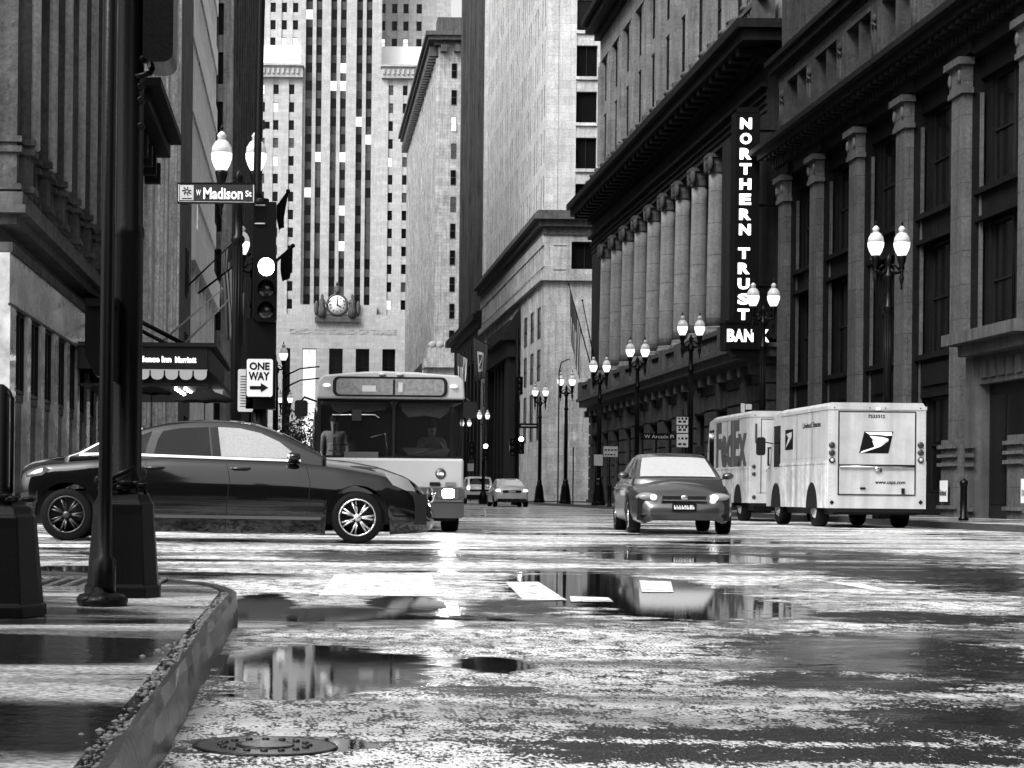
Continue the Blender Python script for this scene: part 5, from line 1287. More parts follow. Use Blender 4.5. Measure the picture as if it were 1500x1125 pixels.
for px, w_ in ((441, .2), (688, .12)):    # mirrors
    s = -1 if px < 500 else 1; mb = MB(); mb.prism(rrect(BX(px)-.11, BX(px)+.11, BZ(612), BZ(588), .05), DB-.12, DB-.02)
    mi_ = mb.build('mirror', dark_trim, bus); mb = MB(); mb.tube([(BX(px), DB-.05, BZ(589)), (BX(px)-s*.05, DB, BZ(583)), ((x0 if s < 0 else x1), DB+.25, BZ(588))], .018, 6); mb.build('arm', dark_trim, mi_)
for y in (DB+2.6, DB+8.6):
    for s in (-1, 1): make_wheel(.48, .28, .28, 8, bus, (cxb+s*(x1-x0)*.39, y, .48), s, alu) if 0 else None
def wheel_x(parent, c, r, rr, side, w=.26, metal=alu):
    mb = MB(); h = w/2; mb.lathe([(rr, -h), (r*.95, -h), (r, -h*.7), (r, h*.7), (r*.95, h), (rr, h)], c, 30, ax='x', cap=False); t_ = mb.build('tyre', rubber, parent)
    mb = MB(); mb.lathe([(.01, -.02), (rr*.3, -.02), (rr*.5, -.06), (rr*.98, 0), (rr*.98, .02), (.01, .02)], (c[0]+side*h*.85, c[1], c[2]), 24, ax='x'); mb.build('rim', metal, t_)
for y in (DB+.75, DB+7.8):
    for s in (-1, 1): wheel_x(bus, (cxb+s*((x1-x0)/2-.18), y, .46), .46, .27, s)
mb = MB(); mb.box(x0+.1, x1-.1, DB+.3, DB+11.8, .18, .31); mb.build('underbody', dark_trim, bus)
for k in range(7):
    for s in (-1, 1): mb = MB(); xx = x0-.004 if s < 0 else x1+.004; mb.box(xx-.006, xx+.006, DB+1.8+k*1.4, DB+3.0+k*1.4, 1.2, 2.1); mb.build('side_window', car_glass, bus)
person('bus driver seated behind the right windscreen pane', (BX(640), DB+1.25, .62), radians(180), seated=True, arm='wheel', coat=cloth_mid, scale=.95)
person('bus passenger in a pale coat standing behind the left windscreen pane', (BX(492), DB+1.3, .36), radians(180), coat=cloth_mid, scale=.92)
# ---- parcel trucks ------------------------------------------------------------------------------------
def step_van(name, label, D, xl, xr, zt, zb_, L, kind):
    t = thing(name, label, 'delivery truck', ((xl+xr)/2, D+L/2, 0)); pw = mat('truck_white', .40, .38, var=.16, vscale=3, streak=.28)
    w2 = xr-xl
    mb = MB(); prof = [(xl, zb_), (xr, zb_), (xr, zt-.10), (xr-.07, zt), (xl+.07, zt), (xl, zt-.10)]
    mb.prism(prof, D, D+L-.9); bd = mb.build('body', pw, t)
    # cab: side wall slopes down to a snub nose
    mb = MB(); pr_ = [(D+L-.9, zb_), (D+L+.55, zb_), (D+L+.6, zb_+.75), (D+L+.25, zb_+.95), (D+L-.15, zt-.12), (D+L-.9, zt-.02)]
    mb.prism(pr_, xl+.03, xr-.03, 'x'); cb_ = mb.build('cab', pw, t)
    for s in (-1, 1):
        xx = xl+.022 if s < 0 else xr-.022
        mb = MB(); mb.box(xx-.006, xx+.006, D+L-.85, D+L-.2, 1.35, zt-.35); mb.build('cab_window', car_glass, cb_)
        mb = MB(); mb.tube([(xx, D+L-.1, 1.9), (xx+s*.28, D+L-.05, 1.95)], .015, 6); mb.prism(rrect(xx+s*.28-.10, xx+s*.28+.10, 1.62, 2.05, .06), D+L-.1, D+L+.0); mb.build('mirror', dark_trim, t)
    mb = MB(); mb.prism([(D+L+.27, zb_+1.0), (D+L-.12, zt-.18), (D+L-.15, zt-.2), (D+L+.23, zb_+.98)], xl+.15, xr-.15, 'x'); mb.build('windscreen', car_glass, cb_)
    # roof rail with rivets
    mb = MB(); mb.box(xl-.015, xr+.015, D-.015, D+L-.95, zt-.15, zt-.075)
    rl = mb.build('roof_rail', pw, t)
    mb = MB()
    for q in range(22): zz = zb_+.08+q*(zt-zb_-.3)/21; [mb.ball((xl+w2*a, D-.003, zz), .007, .004, .007, 6, 3) for a in (.022, .978)]
    for q in range(26): yy = D+.12+q*(L-1.1)/25; [mb.ball((xl-.002, yy, zz), .004, .008, .008, 6, 3) for zz in (1.50, zt-.20)]
    for yy in (D+1.3, D+2.6): mb.box(xl-.004, xl-.001, yy, yy+.008, 1.45, zt-.16)
    for a in (.06, .42, .5, .58, .94): mb.ball((xl+w2*a, D-.018, zt-.11), .014, .01, .014, 8, 5)
    mb.build('rivet', dark_trim, rl)
    mb = MB(); mb.box(xl-.012, xl+.0, D+.003, D+L-.9, zb_, 1.42); mb.box(xl-.022, xl-.012, D+.003, D+L-.9, 1.36, 1.40); mb.build('skirt_panel', skirt_metal, t); mb = MB(); mb.box(xr, xr+.012, D+.003, D+L-.9, zb_, 1.42); mb.build('skirt_panel', skirt_metal, t)
    mb = MB(); mb.box(xl+.15, xr-.15, D+.15, D+L+.2, .28, zb_); mb.box(xl+.05, xr-.05, D+.02, D+.16, zb_-.08, zb_+.0); mb.build('chassis', dark_trim, t)
    for y in (D+1.25, D+L-.55):
        for s in (-1, 1):
            xx = xl+.16 if s < 0 else xr-.16
            wheel_x(t, (xx, y, .37), .37, .21, s, .24)
            mb = MB(); xa = xl-.016 if s < 0 else xr+.016
            pts = [(y+.46*cos(radians(a)), .40+.57*sin(radians(a))) for a in range(0, 181, 15)]+[(y-.46, zb_-.01), (y+.46, zb_-.01)]
            mb.prism(pts, xa-.004, xa+.004, 'x'); mb.build('wheel_arch', dark_trim, t)
            if s > 0 or y > D+2: continue
    return t, pw, bd
DU = 41.0; U = lambda px, py: W(px, py, DU)
xl, xr = U(1213, 670).x, U(1356, 670).x; zt = U(1285, 590).z; zb_ = U(1285, 745).z
ut, pw, bd = step_van('mail_truck', 'white step van with a bird head emblem and web address on its roll-up back door', DU, xl, xr, zt, zb_, 5.0, 'mail')
def ux(px): return U(px, 670).x
def uz(py, px=1285): return U(px, py).z
mb = MB(); a0_, a1_, b0_, b1_ = ux(1229), ux(1339.5), uz(724), uz(604)
mb.box(a0_, a1_, DU-.012, DU-.0005, b0_, uz(684.5)); mb.box(a0_, a1_, DU-.012, DU-.0005, uz(680.5), b1_); dr = mb.build('rear_door', pw, ut)
mb = MB(); e_ = .022
mb.box(a0_-e_, a0_, DU-.018, DU-.0, b0_-e_, b1_+e_); mb.box(a1_, a1_+e_, DU-.018, DU-.0, b0_-e_, b1_+e_); mb.box(a0_, a1_, DU-.018, DU, b1_, b1_+e_); mb.box(a0_, a1_, DU-.018, DU, b0_-e_, b0_); mb.box(a0_, a1_, DU-.008, DU-.0, uz(684.3), uz(680.7)); mb.build('seal', dark_trim, dr)
mb = MB(); mb.tube([(ux(1229), DU-.05, uz(684)), (ux(1339), DU-.05, uz(684))], .018, 8); mb.ball((ux(1283.5), DU-.06, uz(687)), .05, .04, .055, 12, 8); mb.box(ux(1289), ux(1291), DU-.05, DU-.02, uz(691), uz(686)); mb.build('latch', chrome, dr)
mb = MB(); mb.box(ux(1320.5), ux(1325), DU-.04, DU-.012, uz(723), uz(715)); mb.box(ux(1260), ux(1268), DU-.03, DU-.012, uz(717), uz(714)); mb.build('handle', dark_trim, dr)
mb = MB(); mb.box(ux(1282), ux(1288), DU-.05, DU-.02, uz(601), uz(597)); mb.build('lamp_housing', white_sign, ut)
for px in (1218.5, 1348.5):
    for py in (652, 663, 674):
        mb = MB(); mb.lathe([(.005, 0), (.066, 0), (.066, -.02), (.05, -.035), (.005, -.04)], (U(px, py).x, DU-.001, U(px, py).z), 20, ax='y'); l_ = mb.build('lamp', mat('lamp_red_dark', .02, .25), ut)
        if py == 674: mb = MB(); mb.lathe([(.005, 0), (.036, 0), (.036, -.012), (.005, -.014)], (U(px, py).x, DU-.041, U(px, py).z), 16, ax='y'); mb.build('reflector', grey_sign, l_)
    mb = MB(); c_ = U(px, 736); mb.prism([(c_.x-.05, c_.z), (c_.x, c_.z-.055), (c_.x+.05, c_.z), (c_.x, c_.z+.055)], DU-.006, DU-.001); mb.build('hazard_diamond', dark_trim, ut)
def emblem(parent, f, m1, m2, y):
    """slanted panel with a white bird head in profile; f maps (u,v) in 0..1 to (x,z)"""
    mb = MB(); mb.prism([f(0, 0), (f(.86, 0)), f(1.0, 1), f(.15, 1)], y-.006, y-.001); e = mb.build('emblem', m1, parent)
    mb = MB()
    mb.prism([f(.17, .97), f(.95, .97), f(.97, .82), f(.80, .80), f(.60, .84), f(.30, .84)], y-.010, y-.0065)
    mb.prism([f(.30, .80), f(.70, .74), f(.86, .66), f(.84, .56), f(.72, .56), f(.60, .62), f(.40, .62)], y-.010, y-.0065)
    mb.prism([f(.38, .58), f(.66, .60), f(.80, .54), f(.60, .40), f(.45, .26)], y-.010, y-.0065)
    mb.prism([f(.82, .52), f(.88, .60), f(.62, .30), f(.10, .02), f(.03, .03), f(.10, .10), f(.55, .34)], y-.010, y-.0065)
    mb.build('bird_head', m2, e)
emblem(dr, lambda u, v: (ux(1258)+u*(ux(1308)-ux(1258)), uz(664)+v*(uz(632)-uz(664))), black_sign, white_sign, DU-.012)
text('fleet_number', '7533312', black_sign, (ux(1283), DU-.013, uz(610)), .36, .075, dr, bold=.03, depth=.003)
text('web_address', 'www.usps.com', black_sign, (ux(1304), DU-.013, uz(708)), .64, .085, dr, bold=.02, depth=.003)
# side graphics: emblem + small words
mb = MB(); sd = lambda y: y
mb.prism([(DU+3.65, 1.72), (DU+2.95, 1.72), (DU+2.95, 2.18), (DU+3.65, 2.18)], xl-.006, xl-.001, 'x'); e = mb.build('side_emblem', black_sign, ut)
mb = MB(); mb.prism([(DU+3.6, 1.76), (DU+3.05, 2.0), (DU+3.05, 2.12), (DU+3.55, 2.08), (DU+3.35, 2.0)], xl-.010, xl-.0065, 'x'); mb.build('bird_head', grey_sign, e)
text('side_words', 'United States', black_sign, (xl-.002, DU+1.35, 2.22), 1.5, .12, ut, facing='W', bold=.02, depth=.003)
DFX = 49.5; V = lambda px, py: W(px, py, DFX)
xl2, xr2 = V(1098, 670).x, V(1098, 670).x+2.15; zt2 = V(1120, 602).z; zb2 = V(1120, 737).z
ft, pw, bd2 = step_van('parcel_truck', 'white step van with huge dark lettering on its side, parked ahead of the mail truck', DFX, xl2, xr2, zt2, zb2, 5.2, 'parcel')
text('side_lettering', 'FedEx', mat('letter_grey', .05, .5), (xl2-.002, DFX+2.15, 2.02), 3.7, 1.25, ft, facing='W', bold=.05, depth=.004)
text('rear_lettering', 'FedEx', mat('letter_dark', .03, .5), (V(1106, 635).x+.75, DFX-.002, V(1120, 635).z), 1.5, .5, ft, bold=.04, depth=.004)
mb = MB(); mb.box(V(1116, 0).x+0, xr2-.3, DFX-.014, DFX-.001, .75, zt2-.22); dr2 = mb.build('rear_door', pw, ft)
mb = MB(); a_ = V(1115.5, 650).x; mb.box(a_-.02, a_, DFX-.018, DFX, .73, zt2-.2); mb.box(a_, xr2-.3, DFX-.018, DFX-.0, zt2-.219, zt2-.2); mb.build('seal', dark_trim, dr2)
for py in (683, 694, 728):
    mb = MB(); c_ = V(1104, py); mb.lathe([(.005, 0), (.05, 0), (.045, -.025), (.005, -.03)], (c_.x, DFX-.001, c_.z), 16, ax='y'); mb.build('lamp', mat('lamp_red_dark', .02, .25), ft)
mb = MB()
for a, b, c, d in ((1124, 655, 1136, 657), (1124, 682, 1136, 680), (1124, 657, 1126, 680)): mb.box(V(a, b).x, V(c, d).x, DFX-.03, DFX-.015, V(a, max(b, d)).z, V(a, min(b, d)).z)
mb.build('door_handle', dark_trim, dr2)
mb = MB(); c_ = V(1131, 690); s_ = .17; mb.prism([(c_.x-s_, c_.z), (c_.x, c_.z-s_), (c_.x+s_, c_.z), (c_.x, c_.z+s_)], DFX-.02, DFX-.015); pc = mb.build('placard', dark_trim, dr2)
mb = MB(); s_ = .15; mb.prism([(c_.x-s_, c_.z), (c_.x, c_.z-s_), (c_.x+s_, c_.z), (c_.x, c_.z+s_)], DFX-.024, DFX-.021); mb.build('placard_face', pw, pc)
# ================================================================ STREET FURNITURE
# ---- twin-globe lamp posts ----------------------------------------------------------------------------
def make_lamp():
    r = thing('street_lamp', 'x', 'street lamp', (0, 0, 0), 'twin-globe iron street lamps')
    mb = MB(); mb.lathe([(.01, 0), (.34, 0), (.34, .14), (.30, .18), (.27, .5), (.20, 1.0), (.15, 1.12), (.14, 1.2), (.17, 1.24), (.12, 1.32), (.01, 1.32)], (0, 0, 0), 8, smooth=False); mb.build('base', iron, r)
    mb = MB(); mb.lathe([(.105, 1.3), (.10, 3.6), (.085, 5.1), (.125, 5.14), (.125, 5.22), (.085, 5.27), (.075, 5.85), (.12, 5.9), (.12, 6.0), (.07, 6.05), (.06, 6.28), (.09, 6.33), (.03, 6.45), (.01, 6.5)], (0, 0, 0), 14)
    for k in range(10): a = 2*pi*k/10; mb.tube([(.098*cos(a), .098*sin(a), 1.4), (.094*cos(a), .094*sin(a), 3.6), (.08*cos(a), .08*sin(a), 5.05)], .012, 5)
    mb.build('shaft', iron, r)
    for s in (-1, 1):
        mb = MB(); mb.tube([(s*.05, 0, 6.12), (s*.14, 0, 6.03), (s*.24, 0, 6.05), (s*.31, 0, 6.14)], [.05, .045, .04, .05], 8); mb.tube([(s*.06, 0, 6.25), (s*.16, 0, 6.22), (s*.25, 0, 6.12)], .025, 6)
        mb.lathe([(.01, 6.12), (.08, 6.14), (.06, 6.22), (.09, 6.30), (.12, 6.42), (.11, 6.46), (.01, 6.46)], (s*.32, 0, 0), 12)
        mb.lathe([(.01, 5.62), (.03, 5.66), (.02, 5.74), (.05, 5.82), (.065, 5.92), (.04, 6.0), (.05, 6.08), (.06, 6.13), (.01, 6.14)], (s*.32, 0, 0), 10); arm = mb.build('arm', iron, r)
        mb = MB(); mb.lathe([(.095, 6.46), (.15, 6.56), (.19, 6.68), (.195, 6.78)], (s*.32, 0, 0), 18, cap=False)
        mb.lathe([(.195, 6.78), (.18, 6.90), (.12, 7.0), (.075, 7.03)], (s*.32, 0, 0), 18, 1)
        g = mb.build('globe', [globe_lit, globe_glass], r)
        mb = MB(); mb.lathe([(.01, 7.03), (.08, 7.03), (.075, 7.09), (.095, 7.11), (.05, 7.17), (.02, 7.19), (.01, 7.2)], (s*.32, 0, 0), 12, 0); mb.lathe([(.01, 7.19), (.03, 7.22), (.025, 7.27), (.005, 7.33)], (s*.32, 0, 0), 8, 1)
        mb.build('finial', [mat('milky_glass', .5, .3), iron], g)
    return r
lamp0 = make_lamp()
lamps = [(14.3, 47.6, 'nearest lit twin-globe lamp on the right, standing above the mail truck'), (14.3, 60.6, 'lit twin-globe lamp overlapping the vertical sign of the bank'),
 (14.3, 71.9, 'lit twin-globe lamp between the vertical sign and the street sign blade on the right pavement'), (14.3, 83.4, 'lit twin-globe lamp in front of the middle columns, fourth from the near right'),
 (14.3, 94.0, 'lit twin-globe lamp in front of the far columns with a kerb notice on its shaft'), (14.3, 106.0, 'lit twin-globe lamp beside a thin pole topped by a hooked arm'),
 (14.3, 117.7, 'lit twin-globe lamp against the pale tower podium at the far corner'), (14.3, 155.0, 'small lit twin-globe lamp just right of the bus roof'), (14.3, 172.0, 'smallest lit twin-globe lamp, half behind the bus edge'),
 (-1.27, 36.0, 'large lit twin-globe lamp rising behind the street name sign'), (-1.30, 48.8, 'lit twin-globe lamp half hidden by the traffic light mast on the left'), (-1.3, 88.0, 'small lit twin-globe lamp showing between the one way sign and the bus'), (-1.3, 130.0, 'tiny lit twin-globe lamp low beside the bus mirror')]
for i, (x, y, lb) in enumerate(lamps):
    o = lamp0 if i == 0 else dup(lamp0); place(o, (x, y, KH), 0, lb)

# ---- traffic signal heads -------------------------------------------------------------------------------
def lens_head(parent, c, lit, face=-1, w=.34, name='signal_head'):
    """three-lamp head centred on c; face -1 looks at the camera, +1 away, 0 = turned to the right"""
    h = 1.02; mb = MB(); mb.prism(rrect(c[0]-w/2, c[0]+w/2, c[2]-h/2, c[2]+h/2, .05), c[1]-.11, c[1]+.11); o = mb.build(name, iron, parent)
    for k in range(3):
        z = c[2]+.34-k*.34
        if face == -1:
            mb = MB(); mb.lathe([(.005, 0), (.125, 0), (.12, -.02), (.06, -.035), (.005, -.04)], (c[0], c[1]-.111, z), 20, ax='y'); mb.build('lens', lamp_on if k == lit else mat('lens_dark', .02, .15), o)
            vis = MB(); N = 12; vs = []
            for i in range(N+1):
                a = radians(-20+220*i/N)
                for rr_ in (.135, .145):
                    for dy in (0, -.24*(.5+.5*sin(max(a, 0)) if 0 <= a <= pi else .5)): vs.append((c[0]+rr_*cos(a), c[1]-.11+dy, z+rr_*sin(a)))
            fs = []
            for i in range(N):
                b = i*4; fs += [(b, b+1, b+5, b+4), (b+2, b+6, b+7, b+3), (b+1, b+3, b+7, b+5)]
            vis.add(vs, fs); vis.build('visor', iron, o)
        elif face == 0:
            vis = MB(); vis.lathe([(.14, 0), (.15, .01), (.14, .24), (.13, .24)], (c[0]+w/2-.01, c[1], z), 14, ax='x'); vis.build('visor', iron, o)
    return o
# near mast at the left corner (iron pedestal, thick post, head above)
def pedestal(mb, x, y, w=.185, h=.53):
    b = .92
    pts = []
    def ring(z, r, c=.28): return [(x+r*a, y+r*b_, z) for a, b_ in ((-1, -c), (-c*1.0-.4, -1), (c+.4, -1), (1, -c), (1, c), (c+.4, 1), (-c-.4, 1), (-1, c))]
    rings = [(0, 1.0), (.05, 1.0), (.055, .94), (.40, .80), (.45, .80), (.462, .74), (.50, .66), (.505, .60), (.53, .56)]
    vs = []; fs = []
    for z, r in rings: vs += ring(KH+z*h/.53, r*w)
    for i in range(len(rings)-1):
        for k in range(8): fs.append((i*8+k, i*8+(k+1) % 8, (i+1)*8+(k+1) % 8, (i+1)*8+k))
    fs.append(tuple(range((len(rings)-1)*8, len(rings)*8))); return mb.add(vs, fs)
D1 = 9.55; p = W(180, 875, D1)
sp_ = thing('signal_mast', 'thick black signal post on a flared iron pedestal by the kerb corner', 'traffic signal', (p.x, D1, KH))
mb = pedestal(MB(), p.x, D1); bo = mb.build('pedestal', iron_rough, sp_); bevel(bo, .006, 2, 20)
mb = MB(); r_ = random.Random(9)
for k in range(14): mb.ball((p.x+(r_.random()-.5)*.24, D1-.13+(r_.random()-.5)*.05, KH+.525+(r_.random())*.05), .02+.02*r_.random(), .015, .012+.012*r_.random(), 7, 4)
mb.tube([(p.x-.09, D1-.12, KH+.56), (p.x, D1-.13, KH+.60), (p.x+.06, D1-.13, KH+.63)], .014, 6); mb.tube([(p.x+.03, D1-.12, KH+.55), (p.x+.11, D1-.12, KH+.56), (p.x+.115, D1-.11, KH+.50)], .012, 6)
mb.build('clamp', iron_rough, sp_)
mb = MB(); xs0 = p.x+.012; lean = ROLL*0
mb.lathe([(.09, KH+.50), (.095, KH+.56), (.073, KH+.60), (.071, KH+1.75), (.076, KH+1.76), (.076, KH+1.80), (.068, KH+1.82), (.064, 3.1), (.064, 3.9), (.01, 3.92)], (xs0, D1, 0), 20); mb.build('post', iron, sp_)
zc = W(0, 0, D1).z
hx = W(232, 60, D1).x; z0_ = W(230, 101, D1).z
mb = MB(); mb.prism(rrect(W(207, 50, D1).x+.02, W(257, 50, D1).x, z0_, z0_+1.02, .05), D1-.16, D1+.16); hd_ = mb.build('signal_head', iron, sp_)
for k in range(3):
    mb = MB(); zz = z0_+.17+k*.34; mb.lathe([(.145, 0), (.15, .02), (.145, -.0), (.14, -.02)], (W(257, 50, D1).x-.03, D1, zz), 16, ax='x'); mb.build('visor', iron, hd_)
mb = MB()
for zz in (z0_+.03, z0_+.95): mb.tube([(xs0, D1-.02, zz), (W(212, 90, D1).x+.03, D1-.02, zz+.02)], .026, 8)
mb.build('bracket', iron, hd_)
mb = MB()
for py in (130, 150, 188): c_ = W(208, py, D1); mb.lathe([(.014, -.004), (.02, -.004), (.02, .004), (.014, .004)], (c_.x, D1-.05, c_.z), 14, ax='y'); mb.build('cable_ring', iron, sp_); mb = MB()
mb.tube([(xs0+.03, D1-.06, W(0, 115, D1).z), (xs0+.10, D1-.05, W(0, 108, D1).z), (xs0+.11, D1, W(0, 96, D1).z)], .016, 6); mb.build('cable_loop', iron, sp_)
a_ = W(127, 545, D1-.1); b_ = W(158, 440, D1-.1)
mb = MB(); mb.prism([(a_.x, b_.z), (b_.x+.06, b_.z), (b_.x+.06, a_.z-.06), (a_.x+.05, a_.z-.02), (a_.x, a_.z+.08)], D1-.2, D1+.1); bx_ = mb.build('pedestrian_signal', iron, sp_)
mb = MB(); mb.box(a_.x+.01, b_.x+.05, D1-.215, D1-.201, b_.z-.04, b_.z-.02); mb.build('rim', iron_rough, bx_)
# thin post with bulbous foot, in front of it
D2 = 8.75; p = W(148, 935, D2)
tp = thing('signpost', 'thin black post with a lumpy round foot, nearest post on the pavement', 'post', (p.x+.012, D2, KH))
mb = MB(); mb.lathe([(.052, KH+.0), (.052, KH+.20), (.034, KH+.22), (.031, KH+.5), (.030, 3.6), (.01, 3.62)], (p.x+.012, D2, 0), 14); mb.build('pole', iron, tp)
mb = MB(); r_ = random.Random(2); mb.lathe([(.11, KH-.002), (.115, KH+.02), (.095, KH+.045), (.055, KH+.055), (.05, KH+.08)], (p.x+.005, D2, 0), 16)
for k in range(7): a = 2*pi*k/7+.4; mb.ball((p.x+.08*cos(a), D2+.08*sin(a), KH+.022), .034+.012*r_.random(), .035, .03, 8, 5)
mb.build('foot', iron_rough, tp)
# second pedestal at the left edge
D3 = 8.0; p = W(0, 905, D3)
lp = thing('signal_mast', 'black post on a flared iron pedestal cut by the left edge of the photo', 'post', (p.x-.0, D3, KH))
mb = pedestal(MB(), p.x-.02, D3, .205, .475); bo = mb.build('pedestal', iron_rough, lp); bevel(bo, .006, 2, 20)
mb = MB(); r_ = random.Random(8)
for k in range(12): mb.ball((p.x+(r_.random()-.35)*.20, D3-.13, KH+.47+r_.random()*.03), .018+.02*r_.random(), .014, .012, 7, 4)
mb.build('clamp', iron_rough, lp)
mb = MB(); mb.lathe([(.05, KH+.44), (.05, KH+.5), (.036, KH+.53), (.034, 1.06), (.01, 1.08)], (p.x-.005, D3, 0), 16); mb.tube([(p.x+.045, D3-.02, KH+.5), (p.x+.045, D3-.02, 1.02), (p.x+.03, D3-.02, 1.05)], .008, 6); mb.build('post', iron, lp)

# ---- tall mast with street name sign, one-way sign and lit signal ---------------------------------------
D4 = 31.0; p = W(378, 760, D4)
ms = thing('signal_mast', 'tall black mast carrying the street name sign, one way sign and a lit signal', 'traffic signal', (p.x, D4, 0))
mb = MB(); mb.lathe([(.16, 0), (.16, .1), (.125, .14), (.125, 5.3), (.12, 5.32)], (p.x-.0, D4, 0), 16)
mb.tube([(p.x+.00, D4, 5.2), (W(376, 280, D4).x, D4, W(376, 280, D4).z), (W(383, 0, D4).x, D4, W(383, 0, D4).z), (W(385, -60, D4).x, D4, W(385, -60, D4).z)], [.115, .06, .06, .05], 12)
mb.box(W(388, 180, D4).x, W(395, 180, D4).x, D4-.05, D4+.03, W(388, 188, D4).z, W(388, 179, D4).z); mb.build('pole', iron, ms)
hd4 = lens_head(ms, (W(390, 430, D4-.35).x, D4-.35, W(390, 425, D4-.35).z), 0)
mb = MB(); mb.box(W(362, 470, D4).x, W(405, 470, D4).x, D4-.3, D4+.1, W(362, 600, D4).z, W(362, 468, D4).z); mb.box(W(372, 440, D4).x, W(404, 440, D4).x, D4-.34, D4-.05, W(372, 470, D4).z, W(372, 300, D4).z); mb.build('control_box', iron, ms)
D5 = D4-.5
def Q(px, py): return W(px, py, D5)
ns = MB(); ns.prism([(Q(260, 268).x, Q(260, 268).z), (Q(260, 298).x, Q(260, 298).z), (Q(375, 298).x, Q(375, 298).z), (Q(375, 268).x, Q(375, 268).z)], D5-.05, D5+.05); sn = ns.build('street_name_sign', iron, ms)
ns = MB(); ns.box(Q(263, 271).x, Q(372, 271).x, D5-.056, D5-.051, Q(300, 295.5).z, Q(300, 271).z); ns.build('sign_face', sign_green, sn)
ns = MB(); ns.box(Q(262, 271).x, Q(373, 271).x, D5-.053, D5-.0505, Q(300, 296.5).z, Q(300, 295.6).z); ns.box(Q(371, 271).x, Q(372.5, 271).x, D5-.062, D5-.057, Q(300, 296).z, Q(300, 271).z); ns.box(Q(261.5, 271).x, Q(263, 271).x, D5-.06, D5-.052, Q(300, 296).z, Q(300, 271).z); ns.build('border', grey_sign, sn)
ns = MB(); ns.box(Q(264, 272).x, Q(284, 272).x, D5-.062, D5-.057, Q(274, 294).z, Q(274, 272).z); lg = ns.build('emblem_panel', grey_sign, sn)
ns = MB(); r_ = random.Random(6); cq = Q(274, 281)
for k in range(7):
    a = k*.9; ns.tube([(cq.x+.02*cos(a), D5-.064, cq.z+.02*sin(a)), (cq.x+.075*cos(a+.5), D5-.064, cq.z+.07*sin(a+.3))], .009, 5)
ns.box(Q(267, 291).x, Q(281, 291).x, D5-.064, D5-.0625, Q(274, 292.5).z, Q(274, 291).z); ns.build('emblem_marks', black_sign, lg)
def qt(name, body, px0, px1, py0, py1, bold=.0, m=white_sign, par=sn):
    a = Q(px0, py1); b = Q(px1, py0); text(name, body, m, ((a.x+b.x)/2, D5-.058, (a.z+b.z)/2), b.x-a.x, b.z-a.z, par, bold=bold, depth=.006)
qt('lettering', 'W', 287.5, 294.5, 279, 287, .02); qt('lettering', 'Madison', 298, 356, 276, 292.5, .03); qt('lettering', 'St', 359.5, 369, 280, 289, .02)
for py in (298, 325): 
    mb = MB(); mb.box(Q(373, py).x, Q(388, py).x, D5+.1, D5+.3, Q(373, py+1.5).z, Q(373, py).z); mb.build('strap', grey_sign, ms)
D6 = D4-.45
def R_(px, py): return W(px, py, D6)
ow = MB(); a = R_(360, 582); b = R_(401, 525); ow.prism(rrect(a.x, b.x, a.z, b.z, .04), D6-.012, D6); os_ = ow.build('one_way_sign', black_sign, ms)
ow = MB(); ow.prism(rrect(a.x+.012, b.x-.012, a.z+.012, b.z-.012, .035), D6-.016, D6-.0125); ow.build('sign_face', mat('sign_face_pale', .5, .4, var=.08), os_)
def rt(body, px0, px1, py0, py1): c0 = R_(px0, py1); c1 = R_(px1, py0); text('lettering', body, black_sign, ((c0.x+c1.x)/2, D6-.017, (c0.z+c1.z)/2), c1.x-c0.x, c1.z-c0.z, os_, bold=.035, depth=.004)
rt('ONE', 365.5, 395, 531, 542); rt('WAY', 364, 395, 545, 557)
ow = MB(); f2 = lambda px, py: (R_(px, py).x, R_(px, py).z)
ow.prism([f2(366, 570.5), f2(382, 570.5), f2(382, 574.5), f2(393, 568), f2(382, 561), f2(382, 565.5), f2(366, 565.5)][::-1], D6-.022, D6-.017); ow.build('arrow', black_sign, os_)
mb = MB(); a = W(348, 603, D4-.3); b = W(371, 541, D4-.3); mb.prism(rrect(a.x, b.x, a.z, b.z, .03), D4-.3, D4-.28); o = mb.build('parking_sign', grey_sign, ms); 
mb = MB()
for k in range(12): z = b.z-.12-k*.043; mb.box(a.x+.04, b.x-.05-.03*(k % 3), D4-.304, D4-.301, z, z+.012)
mb.build('small_print', black_sign, o)

# ---- the bank's vertical sign --------------------------------------------------------------------------
DN = 76.9
def NX(px): return W(px, 330, DN).x
def NZ(py): return W(1092, py, DN).z
vs_ = thing('vertical_sign', 'black vertical blade sign with white capitals above a short horizontal box', 'sign', (NX(1092), DN, 7))
mb = MB(); mb.box(NX(1077), NX(1112), DN-.0, DN+.9, NZ(478), NZ(163)); mb.box(NX(1079), NX(1110), DN-.02, DN+.1, NZ(165), NZ(157)); mb.build('blade', black_sign, vs_)
mb = MB(); mb.box(NX(1064), NX(1126), DN-.15, DN+1.0, NZ(512), NZ(474)); mb.prism([(NX(1070), NZ(512)), (NX(1118), NZ(512)), (NX(1112), NZ(522)), (NX(1080), NZ(522))], DN, DN+.8); mb.box(NX(1063), NX(1127), DN-.2, DN+1.05, NZ(474), NZ(470)); mb.build('box', black_sign, vs_)
mb = MB(); 
for py in (190, 300, 420): mb.box(NX(1110), NX(1150), DN+.35, DN+.55, NZ(py), NZ(py-3))
mb.build('bracket', iron, vs_)
for ch, py in zip('NORTHERN', [181+22.2*i for i in range(8)]): text('letter', ch, letter_lit, (NX(1091), DN-.002, NZ(py)), .46, .44, vs_, bold=.045, depth=.05)
for ch, py in zip('TRUST', [371+22.4*i for i in range(5)]): text('letter', ch, letter_lit, (NX(1090), DN-.002, NZ(py)), .46, .44, vs_, bold=.045, depth=.05)
